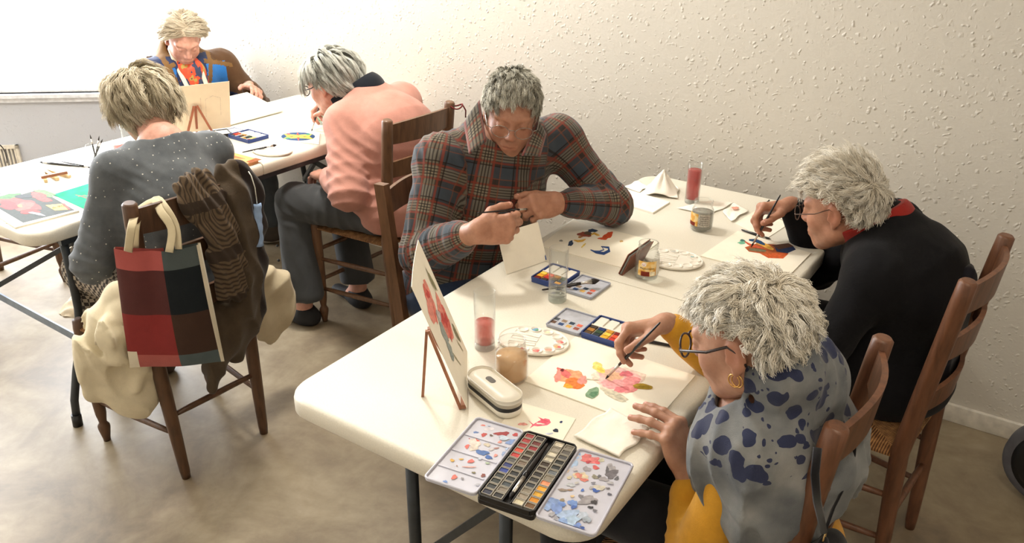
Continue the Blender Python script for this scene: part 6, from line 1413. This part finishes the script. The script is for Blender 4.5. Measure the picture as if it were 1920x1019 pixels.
    for a in (aL, aR): P.cloth('shoe', shoe_prims(a, (-1, 0, 0)), mat('brown shoe', (60, 44, 34), .5), .007)
    b = MB(); e = P.L((-.076, -.002, -.048)); b.ball(tuple(e), (.004, .004, .009), 8, 6); P.mb('earring', b, mat('silver', (190, 188, 184), .3, 1))
person_E()

# ---------- F: blue and brown jacket at the window
def person_F():
    base = (-3.74, 2.52, 0); P = Person(base, 'person in a blue and brown sports jacket facing the room, holding a white pad', S_pale)
    P.head((-3.57, 2.535, 1.035), (.72, -.36, -.50), (.35, -.1, 1))
    nk = A3(-3.675, 2.565, .945); shL, shR = A3(-3.60, 2.755, .865), A3(-3.67, 2.375, .865); pel = A3(-3.78, 2.55, .54)
    wrL, wrR = A3(-3.36, 2.72, .80), A3(-3.30, 2.42, .79)
    elL = ik(shL, wrL, .28, .24, (-3.5, 2.95, .5)); elR = ik(shR, wrR, .28, .24, (-3.5, 2.1, .5))
    hl, tl = hand(wrL, (.8, -.3, .0), (0, .6, .8), 1, RELAX, T_REL); hr, tr = hand(wrR, (.9, .1, -.1), (0, 0, 1), -1, RELAX, T_REL)
    hL, hR = pel+A3(0, .09, 0), pel+A3(0, -.09, 0); kL, kR, aL, aR = A3(-3.35, 2.68, .53), A3(-3.36, 2.44, .53), A3(-3.27, 2.68, .09), A3(-3.34, 2.44, .09)
    f = (.88, -.30, -.1)
    body = torso(pel, nk, shL, shR, f, .13, .13)+chain([shL, elL, wrL], [.046, .037, .026], .02)+chain([shR, elR, wrR], [.046, .037, .026], .02)+legs(hL, hR, kL, kR, aL, aR, (.075, .055, .05, .035))
    P.build(body, nk, [hl, hr])
    make_hair(P.root, P.base, P.M, P.o, H_fair, dict(len=.105, lift=.25, fall=1.0, grav=.55, vol=.010, curl=.006, turns=.8, nz=.35, nf=11, clump=.6, frizz=.003, r=.0010, crown=(.015, .055, .100), lvar=.25, combfn=lambda p: np.stack([np.where(p[:, 0] > .01, 1, -1)*np.where(p[:, 1] > -.02, 1.3, .3), np.where(p[:, 1] > .02, -.5, 0), p[:, 0]*0], 1)), 23, 220, 34)
    cols = [(92, 66, 44), (46, 58, 92), (50, 120, 196), (126, 94, 56)]; mats = [knit('jacket %d' % i, c, 200, .3, .08, .75) for i, c in enumerate(cols)]
    rt = unit(np.cross(f, (0, 0, 1))); ff = unit(A3(*f)*A3(1, 1, 0)); sm_ = (shL+shR)/2
    def mf(c):
        q = c-sm_; x = -(q@rt); y = q@ff; z = c[:, 2]; s = np.abs(x); m = np.zeros(len(c))
        fr = y > -.02
        m[(s < .11) & (z > .60)] = 1
        m[fr & (s > .075) & (s < .185) & (z < .905) & (z > .76-.25*(s-.13))] = 2
        m[(z > .875) & (s > .10) & (x < 0)] = 1
        band_ = fr & (np.abs((s-.075)-.25*(z-.80)) < .012); m[band_] = 3
        m[fr & (np.abs(z-(.905-.3*(s-.13))) < .010) & (s > .07)] = 3
        m[fr & (s > .12) & (z < .76-.2*(s-.12)) & (z > .64)] = 1
        m[s > .22] = 0
        m[(z > .955)] = 3
        return m
    tw = torso(pel, nk, shL, shR, f, .19, .185, .76, ws=.080)
    arms = chain([shL, elL], [.070, .064], .04)+[cap(elL, wrL+(elL-wrL)*.1, .062, .042, .02)]+chain([shR, elR], [.070, .064], .04)+[cap(elR, wrR+(elR-wrR)*.1, .062, .042, .02)]
    vn_ = [cap(nk+ff*.06+A3(0, 0, .05), sm_+ff*.19+A3(0, 0, -.10), .055, .040, .012, op='s'), cap(P.L((0, 0, -.04)), nk+A3(0, 0, .02), .066, .062, .012, op='s')]
    P.cloth('jacket', tw+arms+[ell(pel+A3(0, 0, .02), (.18, .20, .13), k=.06), cap(nk, nk+A3(.02, 0, .055), .088, .080, .03)]+vn_, mats, .006, folds([(elL, unit(elL-shL)), (elR, unit(elR-shR)), ((shL+pel)/2, (0, 0, 1)), ((shR+pel)/2, (0, 0, 1))], .010, .04, .13, 41, .005), matfn=mf)
    t = NT('red printed shirt'); v = t.coord(); t.l(t.ramp(t.noise(v, 22, 2), [(.40, srgb(52, 60, 92)), (.46, srgb(206, 74, 38)), (.56, srgb(214, 88, 40)), (.6, srgb(176, 150, 70)), (.66, srgb(120, 50, 44))], 'CONSTANT'), t.b.inputs['Base Color'])
    P.cloth('shirt', torso(pel, nk, shL, shR, f, .16, .165, .74, ws=.07)+[cap(sm_+ff*.06, sm_+ff*.10+A3(0, 0, -.15), .075, .08, .04)], t.m, .008)
    for s in (-1, 1):
        b = MB(); pts = [nk+ff*.075+rt*s*.055+A3(0, 0, .045), nk+ff*.12+rt*s*.052+A3(0, 0, -.02), sm_+ff*.165+rt*s*.045+A3(0, 0, -.06), sm_+ff*.175+rt*s*.04+A3(0, 0, -.16)]; b.tube(pts, .011, 8, flat=.4); P.mb('zip_strip', b, knit('cream lining', (232, 222, 200)))
    b = MB(); c = sm_+ff*.158-rt*.115*1+A3(0, 0, -.045); b.bar(c-rt*.016, c+rt*.016, .006, .006); P.mb('chest_logo', b, paint((232, 232, 236)))
    P.cloth('trousers', [ell(pel+A3(0, 0, -.02), (.17, .2, .09), k=.05)]+legs(hL, hR, kL, kR, aL+A3(0, 0, .06), aR+A3(0, 0, .06), (.095, .078, .078, .072)), knit('grey trousers', (72, 78, 84), 300, .25, .06), .007, folds([(kL, (0, 0, 1)), ((kL+aL)/2, (0, .7, .5))], .008, .05, .12, 51))
    for a, d in ((aL, (.6, .8, 0)), (aR, (1, 0, 0))):
        so = P.cloth('shoe', shoe_prims(a, d, .27)+[cap(a, a+A3(0, 0, .03), .045, .042, .02)], mat('grey brown hiking leather', (70, 60, 52), .7, bump=.3), .006)
        b = MB(); dd = unit(d); w_ = A3(-dd[1], dd[0], 0)
        for i in range(4): c = a+dd*(.035+.026*i)+A3(0, 0, -.002-.012*i); b.tube([c-w_*.028, c+A3(0, 0, .016), c+w_*.028], .0025, 6)
        P.mb('laces', b, M_blk, so)
        b = MB()
        P.cloth('sole', [cap(A3(a[0], a[1], .012)-dd*.035, A3(a[0], a[1], .012)+dd*.17, .042, .040, .01, A3(0, 0, 1), .35), cut((0, 0, .001), (0, 0, -1))], mat('pale sole', (150, 144, 134), .8), .005, parent=so)
person_F()

# small card held by the person in plaid, standing on the table
cd = standing_card((-1.175, 1.758, .742), (-1.130, 1.903, .742), (-1.232, 1.795, .838), 'small_card', 'small blank white card held upright on the table by the person in plaid', [M_paper, paint((50, 80, 140))], [(1, [(.965, .02), (.995, .02), (.992, .16), (.97, .12)])], cat='card')
# ------------------------------------------------------------------ things hanging on the chairs
def axp(px, py, X):
    d = _F+_R*(px-960)/CAMF-_U*(py-509.5)/CAMF; return np.array([0, 0, CAMH])+d*(X/d[0])
def soft(name, prims, m, label, cat, h=.006, disp=None, matfn=None, sm=1, kind=None):
    V, Q = field_mesh(prims, h, disp); V = relax(V, Q, sm, .5); base = V.mean(0); base[2] = V[:, 2].min()
    o = big_mesh(name, V-base, Q, m); o.location = base
    if matfn: o.data.polygons.foreach_set('material_index', matfn(V[Q].mean(1)).astype(np.int32)); o.data.update()
    return tag(o, label, cat)
# plaid tote bag
tb = empty('tote_bag', label='plaid cotton tote bag in red, black and brown blocks hanging on the dark chair', cat='bag')
TL, TR, BR_, BL_ = at(213, 466, .84), at(374, 458, .84), at(420, 680, .455), at(243, 692, .47)
un = unit(np.cross(TR-TL, TL-BL_)); un = un if un@np.array([1, -1, 0]) > 0 else -un
def bagp(u, v, side=1):
    p = TL*(1-u)*(1-v)+TR*u*(1-v)+BR_*u*v+BL_*(1-u)*v
    bul = .028*math.sin(pi*u)**.6*math.sin(pi*min(1, v*.9+.1))**.6+.006*math.sin(7*u+4*v)*v+.012*math.exp(-((u-.42)/.12)**2)*(1-v)*-1
    sag = .012*math.sin(pi*u)*(1-v)
    return p+un*(bul if side > 0 else -.012-bul*.4)+A3(0, 0, -sag)
cols = [[(168, 84, 80), (76, 84, 84)], [(84, 44, 42), (22, 28, 32)], [(134, 46, 44), (64, 44, 34)], [(166, 88, 82), (80, 92, 94)]]
bm_ = [knit('tote weave %d%d' % (i, j), cols[i][j], 420, .4, .05) for i in range(4) for j in range(2)]+[knit('cream canvas', (214, 204, 182), 400, .3, .04)]
b = MB(); NU, NV = 30, 34
for side in (1, -1):
    i0 = b.v([bagp(i/(NU-1), j/(NV-1), side) for i in range(NU) for j in range(NV)])
    for i in range(NU-1):
        for j in range(NV-1):
            u, v = i/(NU-1), j/(NV-1); row = 0 if v < .14+.06*u*0 else 1 if v < .50 else 2 if v < .86 else 3
            uu = u-.06*v*0; col = 0 if u < .54 else 1
            b.m = 8 if (u < .07 and v > .82) or u > .955 else row*2+col; b.f((i0+i*NV+j, i0+(i+1)*NV+j, i0+(i+1)*NV+j+1, i0+i*NV+j+1), True)
b.m = 8
for e in (lambda q: (0, q), lambda q: (1, q), lambda q: (q, 1)): b.grid(lambda q, w: tuple(bagp(*e(q), 1)*(1-w)+bagp(*e(q), -1)*w), 30, 2)
b.build('bag_body', bm_, tb)
post_top = A3(-1.985, 1.215, .93)
def strap(pts, wd=.022):
    b = MB(); P = [np.array(p, float) for p in pts]; out = []
    N = 24; t = np.linspace(0, len(P)-1, N)
    for q in t:
        i = min(int(q), len(P)-2); f = q-i; p0, p1, p2, p3 = P[max(i-1, 0)], P[i], P[i+1], P[min(i+2, len(P)-1)]
        out.append(.5*(2*p1+(p2-p0)*f+(2*p0-5*p1+4*p2-p3)*f*f+(3*p1-p0-3*p2+p3)*f**3))
    b.tube(out, wd/2, 8, flat=.12, up=tuple(un)); return b
cnv = knit('cream cotton webbing', (206, 192, 160), 500, .4, .04)
front = un*.012
strap([bagp(.18, .0)+front*.5, axp(247, 425, -1.96), axp(258, 395, -2.035), axp(288, 376, -2.02), axp(302, 398, -1.95), axp(322, 430, -1.91), bagp(.66, 0)+front]).build('handle', cnv, tb)
strap([bagp(.22, .0, -1), axp(254, 425, -1.99), axp(264, 400, -2.035), axp(292, 374, -2.02), axp(312, 392, -1.945), axp(330, 425, -1.905), bagp(.76, 0, 1)]).build('handle', cnv, tb)
# patterned scarf and brown coat over the back of the dark chair
XO = -1.955
def cp(px, py, dx=0): return axp(px, py, XO+dx)
def sc_mat():
    t = NT('brown patterned knit scarf'); v = t.coord(); w = t.n('ShaderNodeTexWave', wave_type='RINGS', rings_direction='SPHERICAL'); w.inputs['Scale'].default_value = 26; w.inputs['Distortion'].default_value = 2.5; w.inputs['Detail'].default_value = 1
    m = t.n('ShaderNodeMapping'); m.inputs['Location'].default_value = (0, -.02, -.27); m.inputs['Scale'].default_value = (.6, 1.5, .8); t.l(v, m.inputs['Vector']); t.l(m.outputs['Vector'], w.inputs['Vector'])
    sx = t.n('ShaderNodeSeparateXYZ'); t.l(v, sx.inputs[0]); zb = t.math('FRACT', t.math('MULTIPLY', sx.outputs[2], 6.2)); band = t.math('LESS_THAN', zb, .22)
    line = t.ramp(w.outputs['Fac'], [(.2, srgb(64, 52, 42)), (.38, srgb(96, 80, 62)), (.8, srgb(106, 88, 68))])
    t.l(t.mix(band, line, srgb(60, 48, 38)), t.b.inputs['Base Color']); t.b.inputs['Roughness'].default_value = .95; t.l(t.bump(t.noise(v, 300, 3), .5, .002), t.b.inputs['Normal']); return t.m
nn_ = A3(1, 0, .1)
def drape(cols_, r, q=.45, k=.02): 
    P = []
    for c in cols_: P += chain([cp(*p) for p in c], r if isinstance(r, list) else [r]*len(c), k, nn_, q)
    return P
sf = drape([[(352, 352, .0), (372, 385, .02), (398, 430, .03), (415, 480, .035), (425, 545, .03)], [(378, 338, -.01), (402, 380, .015), (424, 430, .03), (440, 490, .03), (446, 545, .025)]], .034)
sf += drape([[(366, 345, -.03), (350, 372, -.05)]], .032)+drape([[(352, 356, .01), (356, 392, .02)]], .024)
def fr_(p): return .004*np.sin((p@A3(0, 1, .35))*210+vn(p*14, 3)*2)+.003*vn(p*30, 1)-.006*(1-np.abs(np.sin((p@A3(0, 1, .5))*60+vn(p*9, 8)*3)))
soft('scarf', sf, sc_mat(), 'brown patterned knit scarf hanging over the top slat of the dark chair', 'scarf', .0045, fr_)
ct = drape([[(418, 330, -.03), (440, 362, .0), (452, 430, .01), (458, 500, .012), (460, 575, .0)], [(448, 322, -.03), (468, 360, -.02), (474, 430, -.01), (476, 500, -.01), (476, 590, -.02)]], [.034, .036, .038, .038, .034], .6, .03)
ct2 = drape([[(452, 560, -.02), (440, 610, -.03), (415, 660, -.03), (398, 725, -.03)], [(470, 570, -.04), (455, 620, -.05), (440, 660, -.05)]], [.036, .040, .034, .020], .6, .03)[:5]
soft('coat', ct+ct2+[cap(axp(400, 585, -2.02), axp(392, 690, -2.02), .045, .018, .03)], [knit('brown wool coat', (78, 66, 52), 260, .4), knit('dark lining', (42, 34, 32), 260, .3)], 'brown wool coat draped over the right post of the dark chair, sleeve hanging down', 'coat', .0055,
     lambda p: .004*vn(p*16, 5)-.009*(1-np.abs(np.sin((p@A3(0, 1, .2))*52+vn(p*8, 6)*2.5))), matfn=lambda c: ((c[:, 1] > 1.515)).astype(int))
# beige canvas jacket bunched on the seat
bj = [cap(A3(-2.13, 1.165, .62), A3(-2.14, 1.125, .56), .050, .055, .03), cap(A3(-2.14, 1.125, .56), A3(-2.12, 1.155, .50), .055, .050, .03), cap(A3(-2.12, 1.19, .54), A3(-2.10, 1.20, .44), .045, .045, .03),
      cap(A3(-2.15, 1.075, .50), A3(-2.15, 1.055, .385), .055, .050, .04, A3(1, 0, 0), .5), cap(A3(-2.12, 1.13, .48), A3(-2.11, 1.13, .34), .070, .072, .04, A3(1, -.2, 0), .42), cap(A3(-2.10, 1.17, .42), A3(-2.10, 1.15, .31), .045, .050, .04, A3(1, -.2, 0), .5)]
rg = [A3(-2.095-.015*math.cos(a), 1.135+.042*math.cos(a), .565+.055*math.sin(a)) for a in np.linspace(0, 2*pi, 9)]
for k_ in range(8): bj.append(cap(rg[k_], rg[k_+1], .024+.006*math.sin(k_*1.7), .024+.006*math.sin((k_+1)*1.7), .012))
bj += [cap(A3(-2.075, 1.10, .50), A3(-2.075, 1.175, .455), .022, .028, .015), cap(A3(-2.08, 1.165, .47), A3(-2.07, 1.125, .37), .018, .012, .02)]
bj += [cap(A3(-2.13, 1.165, .66), A3(-2.16, 1.19, .62), .025, .04, .03)]
soft('jacket', bj, knit('beige canvas', (216, 204, 176), 420, .35, .05), 'beige canvas jacket bunched and hanging at the left side of the dark chair', 'jacket', .0055,
     lambda p: .004*vn(p*15, 2)-.020*(1-np.abs(np.sin((p@A3(.3, .9, -.35))*36+vn(p*7, 4)*4)))**1.5*np.clip((p[:, 2]-.40)/.08, 0, 1)-.010*(1-np.abs(np.sin((p@A3(0, 1, .6))*26+vn(p*6, 9)*3)))**1.5)
pr_ = [cap(A3(-2.15, 1.66, .52), A3(-2.14, 1.74, .44), .035, .05, .03), cap(A3(-2.14, 1.74, .44), A3(-2.14, 1.755, .34), .055, .055, .03, A3(1, .3, 0), .6), cap(A3(-2.14, 1.75, .34), A3(-2.15, 1.69, .28), .05, .045, .03, A3(1, .3, 0), .6), cap(A3(-2.16, 1.65, .48), A3(-2.16, 1.66, .33), .04, .045, .03)]
soft('jacket_sleeve', pr_, knit('beige cotton cloth', (196, 182, 154), 420, .35, .05), 'beige cloth bulging out at the right side of the dark chair', 'cloth', .0055, lambda p: .004*vn(p*15, 2)-.010*(1-np.abs(np.sin((p@A3(.3, .6, -.75))*34+vn(p*7, 4)*3))))
# face mask
fm = empty('face_mask', label='blue and white face mask hanging by its loop beside the brown coat', cat='face mask')
a, b_ = axp(482, 382, -1.925), axp(487, 462, -1.925); dn = (b_-a); sd_ = unit(A3(.35, .9, 0))*.011
b = MB(); n_ = 10; b.grid(lambda u, v: tuple(a+dn*u+sd_*(v-.5)*2+A3(.006, -.002, 0)*math.sin(pi*v)+A3(.002, 0, 0)*math.sin(u*25)), 14, 6); o = b.build('mask_cloth', [mat('pale blue mask', (150, 176, 214), .8)], fm); solidify(o, .004, 0)
b = MB(); b.tube([axp(466, 322, -1.95), axp(471, 330, -1.93), axp(478, 352, -1.925), a], .0016, 6); b.build('ear_loop', paint((236, 232, 222)), fm)
# red cord on the post of the chair of the person in pink
b = MB(); c = axp(855, 199, -1.965); b.tube([tuple(c+A3(.026*math.cos(q), .026*math.sin(q), .006*math.sin(q*2))) for q in np.linspace(0, 6.28, 24)], .003, 6, cap=False); b.tube([c+A3(.02, .02, 0), c+A3(.025, .03, -.02), c+A3(.02, .035, -.05)], .003, 6); tag(b.build('cord', paint((110, 40, 40))), 'dark red cord tied round the right back post behind the pink sweater', 'cord')
# handbag strap on the nearest chair
M_str = knit('black nylon strap', (22, 21, 24), 400, .2)
hb = empty('handbag', label='black handbag with thin straps hung on the back of the nearest chair', cat='bag')
q = [axp(1603, 806, -.155), axp(1600, 850, -.150), axp(1590, 900, -.150), axp(1562, 955, -.150), axp(1546, 1000, -.15)]; b = MB(); b.tube(q, .006, 8, flat=.35); b.build('strap', M_str, hb)
q = [axp(1533, 840, -.155), axp(1528, 890, -.148), axp(1532, 940, -.148), axp(1545, 1000, -.15)]; b = MB(); b.tube(q, .006, 8, flat=.35); b.build('strap', M_str, hb)
c = axp(1546, 1008, -.15); b = MB(); b.tube([tuple(c+A3(0, .008*math.cos(w), .011*math.sin(w))) for w in np.linspace(0, 6.28, 18)], .0016, 6, cap=False); b.build('buckle', mat('brass', (190, 160, 110), .3, 1), hb)
V, Q = field_mesh([cap(c+A3(-.0, -.05, -.16), c+A3(.0, .07, -.16), .10, .10, .03, A3(1, 0, 0), .45), cap(c+A3(0, 0, -.02), c+A3(0, 0, -.10), .02, .06, .04, A3(1, 0, 0), .5)], .006); big_mesh('bag_body', relax(V, Q), Q, M_str, hb)
# dark coat behind the slats of the wall side chair
dk = [cap(A3(-.085, 2.26, .82), A3(-.085, 2.25, .62), .05, .06, .04, A3(1, 0, 0), .35), cap(A3(-.085, 2.21, .78), A3(-.085, 2.18, .60), .05, .06, .04, A3(1, 0, 0), .35)]
soft('coat', dk, knit('black quilted coat', (26, 26, 34), 200, .3), 'black coat hanging inside the back slats of the chair by the wall', 'coat', .007, lambda p: -.007*(1-np.abs(np.sin(p[:, 1]*45+vn(p*8, 6)*2))))
